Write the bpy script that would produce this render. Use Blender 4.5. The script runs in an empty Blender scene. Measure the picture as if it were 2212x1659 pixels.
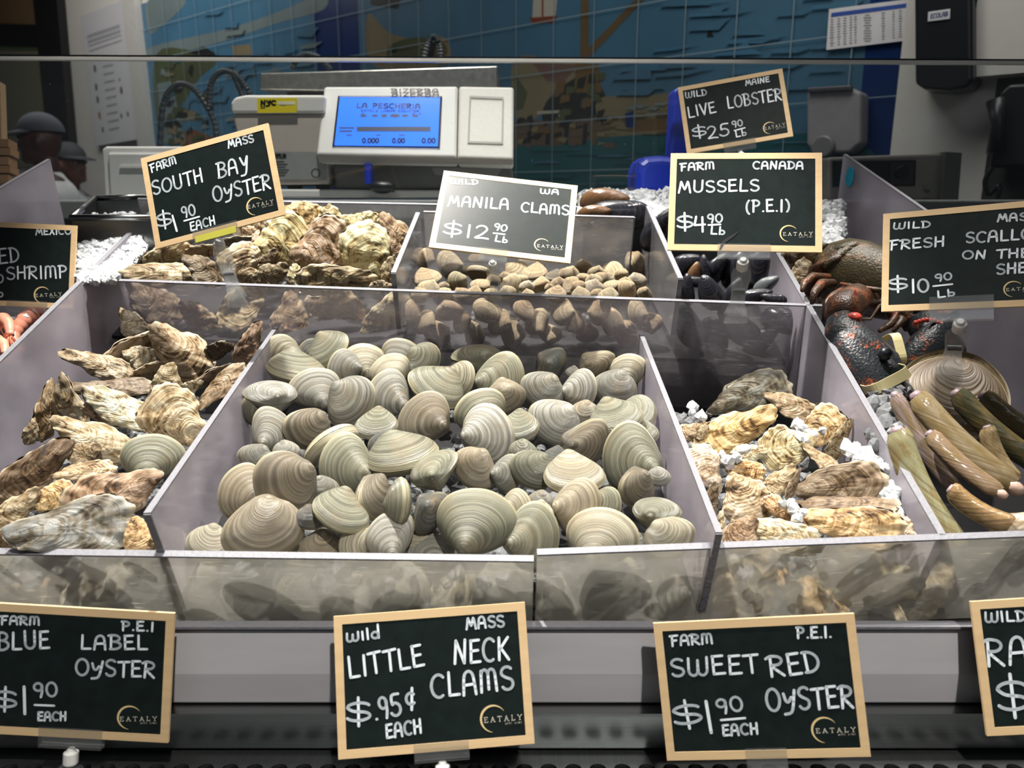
import bpy, bmesh, math, random
import numpy as np
from mathutils import Vector, Matrix, Euler
from mathutils.bvhtree import BVHTree
random.seed(7)
SC = bpy.context.scene
COL = SC.collection
R = math.radians
# ------------------------------------------------------------------ camera, world, lights, exposure
FPX, CX, CY = 1670.0, 1106.0, 829.5
PITCH = R(13.5)
CAM = Vector((0, 0, 1.32))
cd = bpy.data.cameras.new('camera')
cam = bpy.data.objects.new('camera', cd); COL.objects.link(cam)
cam.location = CAM
cam.rotation_euler = (R(90) - PITCH, 0, 0)
cd.sensor_fit = 'HORIZONTAL'; cd.sensor_width = 36.0; cd.lens = 36.0 * FPX / 2212.0
cd.clip_start = 0.02; cd.clip_end = 60
cd.dof.use_dof = True; cd.dof.focus_distance = 0.92; cd.dof.aperture_fstop = 7.0
SC.camera = cam
SC.view_settings.view_transform = 'Standard'; SC.view_settings.look = 'None'
SC.view_settings.gamma = 1.0; SC.view_settings.exposure = 0.28
SC.view_settings.use_curve_mapping = False
SC.cycles.use_denoising = True
SC.cycles.max_bounces = 10; SC.cycles.transparent_max_bounces = 24
SC.cycles.sample_clamp_indirect = 4.0
SC.cycles.caustics_refractive = False; SC.cycles.caustics_reflective = False
w = bpy.data.worlds.new('world'); SC.world = w; w.use_nodes = True
w.node_tree.nodes['Background'].inputs[0].default_value = (0.75, 0.82, 0.95, 1)
w.node_tree.nodes['Background'].inputs[1].default_value = 0.035

def spot(name, loc, target, watts, size, blend=0.35, radius=0.03, col=(1, 0.955, 0.89)):
    d = bpy.data.lights.new(name, 'SPOT'); d.energy = watts; d.spot_size = R(size); d.spot_blend = blend
    d.shadow_soft_size = radius; d.color = col
    o = bpy.data.objects.new(name, d); COL.objects.link(o); o.location = loc
    o.rotation_euler = (Vector(target) - Vector(loc)).to_track_quat('-Z', 'Y').to_euler()
    return o
def area(name, loc, target, watts, sx, sy, col=(1, 0.95, 0.9)):
    d = bpy.data.lights.new(name, 'AREA'); d.energy = watts; d.shape = 'RECTANGLE'; d.size = sx; d.size_y = sy; d.color = col
    o = bpy.data.objects.new(name, d); COL.objects.link(o); o.location = loc
    o.rotation_euler = (Vector(target) - Vector(loc)).to_track_quat('-Z', 'Y').to_euler()
    return o
spot('track_spot', (-0.30, 1.02, 2.75), (-0.15, 0.90, 1.05), 270, 46)
spot('track_spot', (0.66, 0.95, 2.75), (0.34, 0.88, 1.05), 75, 44)
spot('track_spot', (0.05, 1.30, 2.8), (0.0, 1.2, 1.1), 40, 50)
spot('counter_spot', (-0.35, 1.25, 2.9), (-0.35, 1.8, 1.35), 75, 58, 0.6)
spot('aisle_spot', (0.35, -0.55, 2.9), (0.0, 0.56, 0.90), 135, 30)
area('ceiling_fill', (0.3, 1.9, 3.3), (0.3, 2.6, 0.8), 27, 2.6, 0.5)  # unseen area fill, added to brighten the mural and right wall
area('ceiling_fill', (-2.6, 4.6, 3.3), (-2.6, 5.6, 0.8), 30, 2.5, 0.8)  # unseen area fill, added to brighten the workers and left wall
area('aisle_fill', (0.0, -1.4, 3.0), (0, 0.7, 1.0), 6, 2.5, 0.8, (0.95, 0.97, 1.0))  # soft fill added from the aisle side

# ------------------------------------------------------------------ measuring helpers (where a sight line meets a real plane)
FW = Vector((0, math.cos(PITCH), -math.sin(PITCH))); UP = Vector((0, math.sin(PITCH), math.cos(PITCH))); RT = Vector((1, 0, 0))
def ray(px, py): return FW + RT * ((px - CX) / FPX) + UP * ((CY - py) / FPX)
def P(px, py, d): return CAM + ray(px, py) * d
def hit(px, py, q, n):
    r = ray(px, py); return CAM + r * ((q - CAM).dot(n) / r.dot(n))
def depth(p): return (p - CAM).dot(FW)
TILT = R(21.7)
TU = Vector((1, 0, 0)); TV = Vector((0, math.cos(TILT), math.sin(TILT))); TW = Vector((0, -math.sin(TILT), math.cos(TILT)))
TO = P(1106, 1205, 0.68)
def tray(u, v, w): return TO + TU * u + TV * v + TW * w
def uvw(p): q = p - TO; return q.dot(TU), q.dot(TV), q.dot(TW)
def PT(px, py, w): return hit(px, py, TO + TW * w, TW)
def PV(px, py, v): return hit(px, py, TO + TV * v, TV)
# back wall
WD = Vector((0.767, -0.641, 0)).normalized(); WN = Vector((-WD.y * -1, WD.x * -1, 0)); WN = Vector((WD.y, -WD.x, 0))
WO = P(1106, 430, 3.5)
def WP(px, py, off=0.0): return hit(px, py, WO + WN * off, WN)

# ------------------------------------------------------------------ object helpers
def link(o, parent=None):
    COL.objects.link(o)
    if parent: o.parent = parent
    return o
def tag(o, label=None, cat=None, group=None, kind=None):
    if label: o['label'] = label
    if cat: o['category'] = cat
    if group: o['group'] = group
    if kind: o['kind'] = kind
    return o
def thing(name, label, cat, mat=None, group=None):
    o = bpy.data.objects.new(name, None); o.empty_display_size = 0.02; COL.objects.link(o)
    if mat is not None: o.matrix_world = mat if isinstance(mat, Matrix) else Matrix.Translation(mat)
    return tag(o, label, cat, group)
def mk(name, verts, faces, mat, parent=None, smooth=False, fm=None, attrs=None):
    me = bpy.data.meshes.new(name); me.from_pydata([tuple(v) for v in verts], [], faces)
    mats = mat if isinstance(mat, (list, tuple)) else [mat]
    for m in mats: me.materials.append(m)
    if fm: me.polygons.foreach_set('material_index', fm)
    if smooth: me.polygons.foreach_set('use_smooth', [True] * len(me.polygons))
    if attrs:
        for k, vals in attrs.items():
            a = me.attributes.new(k, 'FLOAT', 'POINT'); a.data.foreach_set('value', vals)
    me.update()
    return link(bpy.data.objects.new(name, me), parent)
def rel(o, parent):            # geometry given in world metres, parent somewhere else
    o.parent = parent; o.matrix_parent_inverse = parent.matrix_world.inverted(); return o
class MB:
    def __init__(s): s.v = []; s.f = []; s.m = []
    def add(s, vs, fs, mi=0):
        b = len(s.v); s.v += [Vector(v) for v in vs]; s.f += [tuple(i + b for i in f) for f in fs]; s.m += [mi] * len(fs); return s
    def box(s, lo, hi, M=None, mi=0):
        x0, y0, z0 = lo; x1, y1, z1 = hi
        vs = [Vector(c) for c in ((x0,y0,z0),(x1,y0,z0),(x1,y1,z0),(x0,y1,z0),(x0,y0,z1),(x1,y0,z1),(x1,y1,z1),(x0,y1,z1))]
        if M: vs = [M @ v for v in vs]
        return s.add(vs, [(0,3,2,1),(4,5,6,7),(0,1,5,4),(1,2,6,5),(2,3,7,6),(3,0,4,7)], mi)
    def slab(s, quad, n, th, mi=0):   # quad of 4 points thickened along n
        n = Vector(n).normalized() * th * 0.5
        k = len(quad); vs = [Vector(q) - n for q in quad] + [Vector(q) + n for q in quad]
        fs = [tuple(range(k - 1, -1, -1)), tuple(range(k, 2 * k))] + [(i, (i + 1) % k, k + (i + 1) % k, k + i) for i in range(k)]
        return s.add(vs, fs, mi)
    def loft(s, pts, rad, nt=12, mi=0, cap=True, side=None):   # rad: r or (ra, rb); side: reference direction of ra
        pts = [Vector(p) for p in pts]; n = len(pts); vs = []; fs = []
        for i, p in enumerate(pts):
            d = (pts[min(i + 1, n - 1)] - pts[max(i - 1, 0)]).normalized()
            ref = Vector(side) if side is not None else (Vector((0, 0, 1)) if abs(d.z) < 0.9 else Vector((0, 1, 0)))
            a = (ref - d * ref.dot(d)).normalized(); b = d.cross(a)
            r = rad[i] if isinstance(rad, (list, tuple)) else rad
            ra, rb = r if isinstance(r, (list, tuple)) else (r, r)
            for k in range(nt):
                t = 2 * math.pi * k / nt; vs.append(p + a * (ra * math.cos(t)) + b * (rb * math.sin(t)))
        for i in range(n - 1):
            for k in range(nt):
                k2 = (k + 1) % nt; fs.append((i*nt + k, i*nt + k2, (i+1)*nt + k2, (i+1)*nt + k))
        if cap:
            fs.append(tuple(range(nt - 1, -1, -1))); fs.append(tuple((n - 1) * nt + k for k in range(nt)))
        return s.add(vs, fs, mi)
    def ball(s, c, r, nu=12, nv=8, mi=0, M=None, jit=0):
        rx, ry, rz = r if isinstance(r, (list, tuple)) else (r, r, r); vs = []; fs = []
        for j in range(nv + 1):
            ph = math.pi * j / nv
            for i in range(nu):
                t = 2 * math.pi * i / nu; q = 1 + (random.uniform(-jit, jit) if jit else 0)
                v = Vector((rx*math.sin(ph)*math.cos(t)*q, ry*math.sin(ph)*math.sin(t)*q, rz*math.cos(ph)*q))
                if j in (0, nv): v = Vector((0, 0, rz*math.cos(ph)))
                if M: v = M @ v
                vs.append(Vector(c) + v)
        for j in range(nv):
            for i in range(nu):
                i2 = (i + 1) % nu
                if j == 0: fs.append((0, nu + i, nu + i2))
                elif j == nv - 1: fs.append((j*nu + i, (j+1)*nu, j*nu + i2))
                else: fs.append((j*nu + i, (j+1)*nu + i, (j+1)*nu + i2, j*nu + i2))
        return s.add(vs, fs, mi)
    def build(s, name, mat, parent=None, smooth=False, bevel=0, seg=2, world=True):
        o = mk(name, s.v, s.f, mat, None, smooth, s.m if isinstance(mat, (list, tuple)) else None)
        if parent is not None:
            if world: rel(o, parent)
            else: o.parent = parent
        bm = bmesh.new(); bm.from_mesh(o.data)
        loose = [v for v in bm.verts if not v.link_faces]
        bmesh.ops.delete(bm, geom=loose, context='VERTS'); bmesh.ops.recalc_face_normals(bm, faces=bm.faces); bm.to_mesh(o.data); bm.free()
        if bevel:
            b = o.modifiers.new('bevel', 'BEVEL'); b.width = bevel; b.segments = seg; b.limit_method = 'ANGLE'; b.angle_limit = R(40)
        return o
def frame_m(o, x, y, z):
    return Matrix(((x.x, y.x, z.x, o.x), (x.y, y.y, z.y, o.y), (x.z, y.z, z.z, o.z), (0, 0, 0, 1)))

# ------------------------------------------------------------------ materials
def newmat(name):
    m = bpy.data.materials.new(name); m.use_nodes = True
    return m, m.node_tree.nodes, m.node_tree.links, m.node_tree.nodes['Principled BSDF']
def ND(ns, t, **kw):
    n = ns.new(t)
    for k, v in kw.items():
        if k.startswith('i_'): n.inputs[int(k[2:]) if k[2:].isdigit() else k[2:].replace('_', ' ')].default_value = v
        else: setattr(n, k, v)
    return n
def M(name, col, rough=0.5, metal=0.0, var=0.12, scale=30.0, bump=0.0, spec=0.5, stretch=None, emit=0, trans=0.0, ior=1.45, alpha=1.0, coat=0.0):
    m, ns, ls, b = newmat(name)
    tc = ND(ns, 'ShaderNodeTexCoord'); mp = ND(ns, 'ShaderNodeMapping')
    if stretch: mp.inputs['Scale'].default_value = stretch
    ls.new(tc.outputs['Object'], mp.inputs[0])
    nz = ND(ns, 'ShaderNodeTexNoise'); nz.inputs['Scale'].default_value = scale; nz.inputs['Detail'].default_value = 5
    ls.new(mp.outputs[0], nz.inputs['Vector'])
    mix = ND(ns, 'ShaderNodeMix', data_type='RGBA')
    mix.inputs[6].default_value = tuple(c * (1 - var) for c in col) + (1,)
    mix.inputs[7].default_value = tuple(min(1, c * (1 + var)) for c in col) + (1,)
    ls.new(nz.outputs['Fac'], mix.inputs[0]); ls.new(mix.outputs[2], b.inputs['Base Color'])
    b.inputs['Roughness'].default_value = rough; b.inputs['Metallic'].default_value = metal
    b.inputs['Specular IOR Level'].default_value = spec; b.inputs['Transmission Weight'].default_value = trans
    b.inputs['IOR'].default_value = ior; b.inputs['Coat Weight'].default_value = coat; b.inputs['Alpha'].default_value = alpha
    if bump:
        bp = ND(ns, 'ShaderNodeBump'); bp.inputs['Strength'].default_value = bump; bp.inputs['Distance'].default_value = 0.003
        ls.new(nz.outputs['Fac'], bp.inputs['Height']); ls.new(bp.outputs[0], b.inputs['Normal'])
    if emit:
        ls.new(mix.outputs[2], b.inputs['Emission Color']); b.inputs['Emission Strength'].default_value = emit
    return m
def acrylic(name, tint, clear=0.4, blur=0.3, haze=0.3, rough=0.22, scratch=0.5):
    """cloudy clear plastic: a clear share, a blurred share and a milky share, with scratches"""
    m, ns, ls, b = newmat(name); ns.remove(b)
    out = ns['Material Output']
    tr = ND(ns, 'ShaderNodeBsdfTransparent'); tr.inputs[0].default_value = tuple(0.55 + 0.45 * c for c in tint) + (1,)
    rf = ND(ns, 'ShaderNodeBsdfRefraction'); rf.inputs[0].default_value = (1, 1, 1, 1); rf.inputs['IOR'].default_value = 1.02; rf.inputs['Roughness'].default_value = rough
    df = ND(ns, 'ShaderNodeBsdfDiffuse'); df.inputs[0].default_value = tuple(tint) + (1,)
    tl = ND(ns, 'ShaderNodeBsdfTranslucent'); tl.inputs[0].default_value = tuple(tint) + (1,)
    gl = ND(ns, 'ShaderNodeBsdfGlossy'); gl.inputs['Roughness'].default_value = 0.12; gl.inputs[0].default_value = (0.9, 0.9, 0.95, 1)
    tc = ND(ns, 'ShaderNodeTexCoord')
    n1 = ND(ns, 'ShaderNodeTexNoise'); n1.inputs['Scale'].default_value = 14; n1.inputs['Detail'].default_value = 6
    mp = ND(ns, 'ShaderNodeMapping'); mp.inputs['Scale'].default_value = (40, 420, 300); mp.inputs['Rotation'].default_value = (0.3, 0.5, 0.6)
    n2 = ND(ns, 'ShaderNodeTexNoise'); n2.inputs['Scale'].default_value = 1; n2.inputs['Detail'].default_value = 3
    ls.new(tc.outputs['Object'], n1.inputs['Vector']); ls.new(tc.outputs['Object'], mp.inputs[0]); ls.new(mp.outputs[0], n2.inputs['Vector'])
    r2 = ND(ns, 'ShaderNodeMapRange'); r2.inputs[1].default_value = 0.62; r2.inputs[2].default_value = 0.78; r2.inputs[3].default_value = 0; r2.inputs[4].default_value = scratch
    ls.new(n2.outputs['Fac'], r2.inputs[0])
    r1 = ND(ns, 'ShaderNodeMapRange'); r1.inputs[1].default_value = 0.3; r1.inputs[2].default_value = 0.7; r1.inputs[3].default_value = haze * 0.65; r1.inputs[4].default_value = haze * 1.35
    ls.new(n1.outputs['Fac'], r1.inputs[0])
    ad = ND(ns, 'ShaderNodeMath', operation='ADD', use_clamp=True); ls.new(r1.outputs[0], ad.inputs[0]); ls.new(r2.outputs[0], ad.inputs[1])
    m1 = ND(ns, 'ShaderNodeMixShader'); m1.inputs[0].default_value = blur / (blur + clear); ls.new(tr.outputs[0], m1.inputs[1]); ls.new(rf.outputs[0], m1.inputs[2])
    m2 = ND(ns, 'ShaderNodeMixShader'); m2.inputs[0].default_value = 0.45; ls.new(df.outputs[0], m2.inputs[1]); ls.new(tl.outputs[0], m2.inputs[2])
    m3 = ND(ns, 'ShaderNodeMixShader'); ls.new(ad.outputs[0], m3.inputs[0]); ls.new(m1.outputs[0], m3.inputs[1]); ls.new(m2.outputs[0], m3.inputs[2])
    lw = ND(ns, 'ShaderNodeLayerWeight'); pw = ND(ns, 'ShaderNodeMath', operation='POWER'); pw.inputs[1].default_value = 4; ls.new(lw.outputs['Facing'], pw.inputs[0])
    fr = ND(ns, 'ShaderNodeMath', operation='MULTIPLY_ADD'); fr.inputs[1].default_value = 0.45; fr.inputs[2].default_value = 0.035; ls.new(pw.outputs[0], fr.inputs[0])
    m4 = ND(ns, 'ShaderNodeMixShader'); ls.new(fr.outputs[0], m4.inputs[0]); ls.new(m3.outputs[0], m4.inputs[1]); ls.new(gl.outputs[0], m4.inputs[2])
    ls.new(m4.outputs[0], out.inputs[0]); return m
def shellmat(name, kind):
    m, ns, ls, b = newmat(name)
    oi = ND(ns, 'ShaderNodeObjectInfo'); at = ND(ns, 'ShaderNodeAttribute', attribute_name='ring'); an = ND(ns, 'ShaderNodeAttribute', attribute_name='ang')
    tc = ND(ns, 'ShaderNodeTexCoord')
    def math_(op, a, c, clamp=False):
        n = ND(ns, 'ShaderNodeMath', operation=op, use_clamp=clamp)
        for i, q in enumerate((a, c)):
            if isinstance(q, (int, float)): n.inputs[i].default_value = q
            else: ls.new(q, n.inputs[i])
        return n.outputs[0]
    def noise1(v, scale, detail=3):
        n = ND(ns, 'ShaderNodeTexNoise', noise_dimensions='1D'); n.inputs['Scale'].default_value = scale; n.inputs['Detail'].default_value = detail
        ls.new(v, n.inputs['W']); return n.outputs['Fac']
    def noise3(scale, detail=5, dist=0.0, stretch=None):
        n = ND(ns, 'ShaderNodeTexNoise', noise_dimensions='4D'); n.inputs['Scale'].default_value = scale; n.inputs['Detail'].default_value = detail; n.inputs['Distortion'].default_value = dist
        ls.new(math_('MULTIPLY', oi.outputs['Random'], 50), n.inputs['W'])
        if stretch:
            mp = ND(ns, 'ShaderNodeMapping'); mp.inputs['Scale'].default_value = stretch; ls.new(tc.outputs['Object'], mp.inputs[0]); ls.new(mp.outputs[0], n.inputs['Vector'])
        else: ls.new(tc.outputs['Object'], n.inputs['Vector'])
        return n.outputs['Fac']
    def rng(v, a, c, d, e):
        n = ND(ns, 'ShaderNodeMapRange'); ls.new(v, n.inputs[0])
        for i, q in enumerate((a, c, d, e)): n.inputs[i + 1].default_value = q
        return n.outputs[0]
    def mixc(f, a, c, mode='MIX'):
        n = ND(ns, 'ShaderNodeMix', data_type='RGBA', blend_type=mode)
        if isinstance(f, (int, float)): n.inputs[0].default_value = f
        else: ls.new(f, n.inputs[0])
        for i, q in ((6, a), (7, c)):
            if isinstance(q, tuple): n.inputs[i].default_value = q + (1,)
            else: ls.new(q, n.inputs[i])
        return n.outputs[2]
    wob = math_('ADD', at.outputs['Fac'], math_('MULTIPLY', noise3(3.0, 2), 0.05))
    ringv = math_('ADD', wob, math_('MULTIPLY', oi.outputs['Random'], 13.0))
    base = oi.outputs['Color']
    if kind in ('clam', 'manila'):
        bands = noise1(ringv, 13, 4); fine = noise1(ringv, 110, 2)
        k = rng(bands, 0.33, 0.67, 0.6, 1.3)
        g = ND(ns, 'ShaderNodeCombineColor'); [ls.new(k, g.inputs[i]) for i in range(3)]
        c = mixc(1.0, base, g.outputs[0], 'MULTIPLY')
        c = mixc(rng(fine, 0.5, 0.64, 0, 0.7), c, (0.075, 0.07, 0.05))
        blot = rng(noise3(2.6, 3), 0.5, 0.72, 0, 0.55)
        c = mixc(blot, c, (0.25, 0.19, 0.11) if kind == 'clam' else (0.30, 0.19, 0.11))
        c = mixc(rng(at.outputs['Fac'], 0.93, 1.0, 0, 0.7), c, (0.50, 0.45, 0.29))
        h = math_('ADD', math_('MULTIPLY', fine, 0.5), math_('MULTIPLY', bands, 0.25))
        if kind == 'manila':
            rad = noise1(an.outputs['Fac'], 9, 2)
            c = mixc(rng(rad, 0.52, 0.66, 0, 0.35), c, (0.2, 0.13, 0.08))
            h = math_('ADD', h, math_('MULTIPLY', noise1(an.outputs['Fac'], 40, 1), 0.4))
        rough, bs, bd = 0.33, 0.6, 0.05
    elif kind == 'oyster':
        n1 = noise3(7.0, 7, 0.9); n2 = noise3(2.2, 4, 0.5); st = noise1(ringv, 22, 5); rad = noise1(an.outputs['Fac'], 6, 3)
        cr = ND(ns, 'ShaderNodeValToRGB'); e = cr.color_ramp.elements
        e[0].position = 0.37; e[0].color = (0.035, 0.024, 0.014, 1); e[1].position = 0.59; e[1].color = (0.92, 0.86, 0.73, 1)
        e2 = e.new(0.43); e2.color = (0.20, 0.125, 0.06, 1); e3 = e.new(0.50); e3.color = (0.60, 0.47, 0.29, 1)
        f = math_('ADD', math_('ADD', math_('MULTIPLY', n1, 0.55), math_('MULTIPLY', st, 0.24)), math_('MULTIPLY', n2, 0.26))
        ls.new(f, cr.inputs[0])
        c = mixc(1.0, cr.outputs[0], base, 'MULTIPLY')
        c = mixc(rng(at.outputs['Fac'], 0.94, 1.0, 0, 0.5), c, (0.72, 0.64, 0.47))
        h = math_('ADD', math_('ADD', math_('MULTIPLY', st, 0.6), math_('MULTIPLY', n1, 0.55)), math_('MULTIPLY', rad, 0.3))
        rough, bs, bd = 0.52, 0.5, 0.06
    elif kind == 'mussel':
        st = noise1(ringv, 14, 4)
        c = mixc(rng(st, 0.5, 0.8, 0, 0.3), base, (0.10, 0.06, 0.03)); h = st; rough, bs, bd = 0.14, 0.25, 0.04
    elif kind == 'razor':
        n1 = noise3(5, 4, 0.3, (1.2, 5, 5)); st = noise1(ringv, 10, 4)
        c = mixc(rng(n1, 0.42, 0.6, 0, 0.75), base, (0.20, 0.14, 0.05)); c = mixc(rng(st, 0.5, 0.75, 0, 0.5), c, (0.08, 0.06, 0.045)); h = st; rough, bs, bd = 0.13, 0.2, 0.05
    else:  # scallop
        n1 = noise3(3, 5, 0.5); st = noise1(ringv, 12, 4)
        c = mixc(rng(n1, 0.4, 0.65, 0, 0.8), base, (0.06, 0.038, 0.02)); c = mixc(rng(st, 0.5, 0.7, 0, 0.5), c, (0.26, 0.18, 0.10))
        c = mixc(rng(at.outputs['Fac'], 0.955, 0.985, 0, 0.9), c, (0.75, 0.66, 0.5)); h = st; rough, bs, bd = 0.4, 0.5, 0.05
    ls.new(c, b.inputs['Base Color']); b.inputs['Roughness'].default_value = rough
    bp = ND(ns, 'ShaderNodeBump'); bp.inputs['Strength'].default_value = bs; bp.inputs['Distance'].default_value = bd * 0.08
    ls.new(h, bp.inputs['Height']); ls.new(bp.outputs[0], b.inputs['Normal'])
    return m
MT = {}
MT['clam'] = shellmat('hard_clam_shell', 'clam'); MT['manila'] = shellmat('manila_shell', 'manila'); MT['oyster'] = shellmat('oyster_shell', 'oyster')
MT['mussel'] = shellmat('mussel_shell', 'mussel'); MT['razor'] = shellmat('razor_shell', 'razor'); MT['scallop'] = shellmat('scallop_shell', 'scallop')
MT['front'] = acrylic('scuffed_front_acrylic', (0.80, 0.78, 0.70), 0.30, 0.5, 0.33, 0.30, 0.6)
MT['cross'] = acrylic('cross_acrylic', (0.70, 0.66, 0.70), 0.5, 0.4, 0.11, 0.25, 0.35)
MT['lav'] = acrylic('lavender_acrylic', (0.84, 0.79, 0.88), 0.30, 0.45, 0.56, 0.30, 0.35)
MT['smoke'] = acrylic('upper_acrylic', (0.66, 0.65, 0.66), 0.5, 0.35, 0.20, 0.25, 0.4)
MT['edge'] = M('sawn_acrylic_edge', (0.20, 0.20, 0.22), 0.55, bump=0.3, scale=200)
MT['clear'] = acrylic('clear_clip_plastic', (0.9, 0.92, 0.92), 0.9, 0.1, 0.05, 0.05, 0.1)
MT['white'] = M('white_plastic', (0.74, 0.73, 0.70), 0.4, var=0.06)
MT['whited'] = M('speckled_white_plastic', (0.70, 0.68, 0.62), 0.45, var=0.1, scale=160)
MT['steel'] = M('brushed_steel', (0.30, 0.31, 0.31), 0.28, 1.0, var=0.2, scale=12, stretch=(1, 60, 60))
MT['steeld'] = M('dark_brushed_steel', (0.16, 0.17, 0.17), 0.35, 0.9, var=0.3, scale=12, stretch=(60, 1, 1))
MT['wood'] = M('bamboo_border', (0.70, 0.50, 0.275), 0.5, var=0.16, scale=16, stretch=(1, 12, 12))
MT['board'] = M('black_chalkboard', (0.010, 0.016, 0.015), 0.33, var=0.5, scale=60, spec=0.3)
MT['ink'] = M('white_marker', (0.80, 0.87, 0.92), 0.6, var=0.08, scale=300)
MT['gold'] = M('gold_print', (0.72, 0.55, 0.28), 0.5)
MT['cream'] = M('cream_print', (0.75, 0.70, 0.58), 0.5)
MT['black'] = M('black_plastic', (0.008, 0.010, 0.013), 0.35)
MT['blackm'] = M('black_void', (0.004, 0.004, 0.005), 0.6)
MT['blue'] = M('royal_blue_plastic', (0.010, 0.035, 0.42), 0.35)
MT['grey'] = M('grey_plastic', (0.26, 0.25, 0.27), 0.45)
def icemat(nm='clear_ice', tr=0.82):
    m, ns, ls, b = newmat(nm); b.inputs['Base Color'].default_value = (0.93, 0.96, 0.98, 1); b.inputs['Roughness'].default_value = 0.08
    b.inputs['Transmission Weight'].default_value = tr; b.inputs['IOR'].default_value = 1.31
    tc = ND(ns, 'ShaderNodeTexCoord'); n = ND(ns, 'ShaderNodeTexNoise'); n.inputs['Scale'].default_value = 120; ls.new(tc.outputs['Object'], n.inputs['Vector'])
    bp = ND(ns, 'ShaderNodeBump'); bp.inputs['Strength'].default_value = 0.5; bp.inputs['Distance'].default_value = 0.003; ls.new(n.outputs['Fac'], bp.inputs['Height']); ls.new(bp.outputs[0], b.inputs['Normal'])
    return m
MT['ice'] = icemat(); MT['icew'] = icemat('white_ice', 0.3)
# ------------------------------------------------------------------ shells
def crom(pts, n, closed=True):
    pts = [Vector(p) for p in pts]; k = len(pts); out = []
    segs = k if closed else k - 1
    for s in range(segs):
        p = [pts[(s + j - 1) % k] if closed else pts[min(max(s + j - 1, 0), k - 1)] for j in range(4)]
        for i in range(n):
            t = i / n
            out.append(0.5 * ((2*p[1]) + (p[2]-p[0])*t + (2*p[0]-5*p[1]+4*p[2]-p[3])*t*t + (3*p[1]-p[0]-3*p[2]+p[3])*t**3))
    if not closed: out.append(pts[-1])
    return out
def resample(pl, n):
    k = len(pl); d = [0]
    for i in range(k): d.append(d[-1] + (pl[(i+1) % k] - pl[i]).length)
    out = []; j = 0
    for i in range(n):
        t = d[-1] * i / n
        while d[j+1] < t: j += 1
        f = (t - d[j]) / max(1e-9, d[j+1] - d[j]); out.append(pl[j].lerp(pl[(j+1) % k], f))
    return out
OUT = {
 'clam': [(0.14,0.44),(0.23,0.375),(0.36,0.285),(0.47,0.10),(0.48,-0.10),(0.38,-0.28),(0.18,-0.39),(-0.06,-0.42),(-0.28,-0.35),(-0.45,-0.20),(-0.51,-0.02),(-0.44,0.17),(-0.28,0.32),(-0.12,0.41),(0.02,0.462)],
 'manila': [(0.16,0.37),(0.26,0.29),(0.40,0.20),(0.49,0.04),(0.46,-0.14),(0.33,-0.28),(0.12,-0.35),(-0.12,-0.36),(-0.34,-0.29),(-0.49,-0.13),(-0.50,0.04),(-0.40,0.20),(-0.20,0.33),(0.0,0.38),(0.09,0.40)],
 'mussel': [(0.50,0.02),(0.44,-0.07),(0.25,-0.14),(0.0,-0.18),(-0.25,-0.20),(-0.43,-0.14),(-0.50,0.0),(-0.44,0.15),(-0.25,0.25),(0.0,0.26),(0.22,0.20),(0.42,0.10)],
 'scallop': [(0.0,0.50),(0.18,0.47),(0.36,0.34),(0.47,0.16),(0.50,-0.04),(0.44,-0.26),(0.28,-0.42),(0.0,-0.50),(-0.28,-0.42),(-0.44,-0.26),(-0.50,-0.04),(-0.47,0.16),(-0.36,0.34),(-0.18,0.47)],
}
def oyster_outline(seed):
    rr = random.Random(seed); base = [(0.50,0.0),(0.44,-0.10),(0.30,-0.17),(0.10,-0.25),(-0.12,-0.30),(-0.33,-0.27),(-0.47,-0.14),(-0.50,0.04),(-0.42,0.22),(-0.22,0.31),(0.02,0.30),(0.22,0.21),(0.40,0.12)]
    bend = rr.uniform(-0.10, 0.10)
    return [(x + rr.uniform(-0.03, 0.03), y * rr.uniform(0.9, 1.1) + rr.uniform(-0.025, 0.025) + bend * x * x * 2) for x, y in base]
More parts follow.
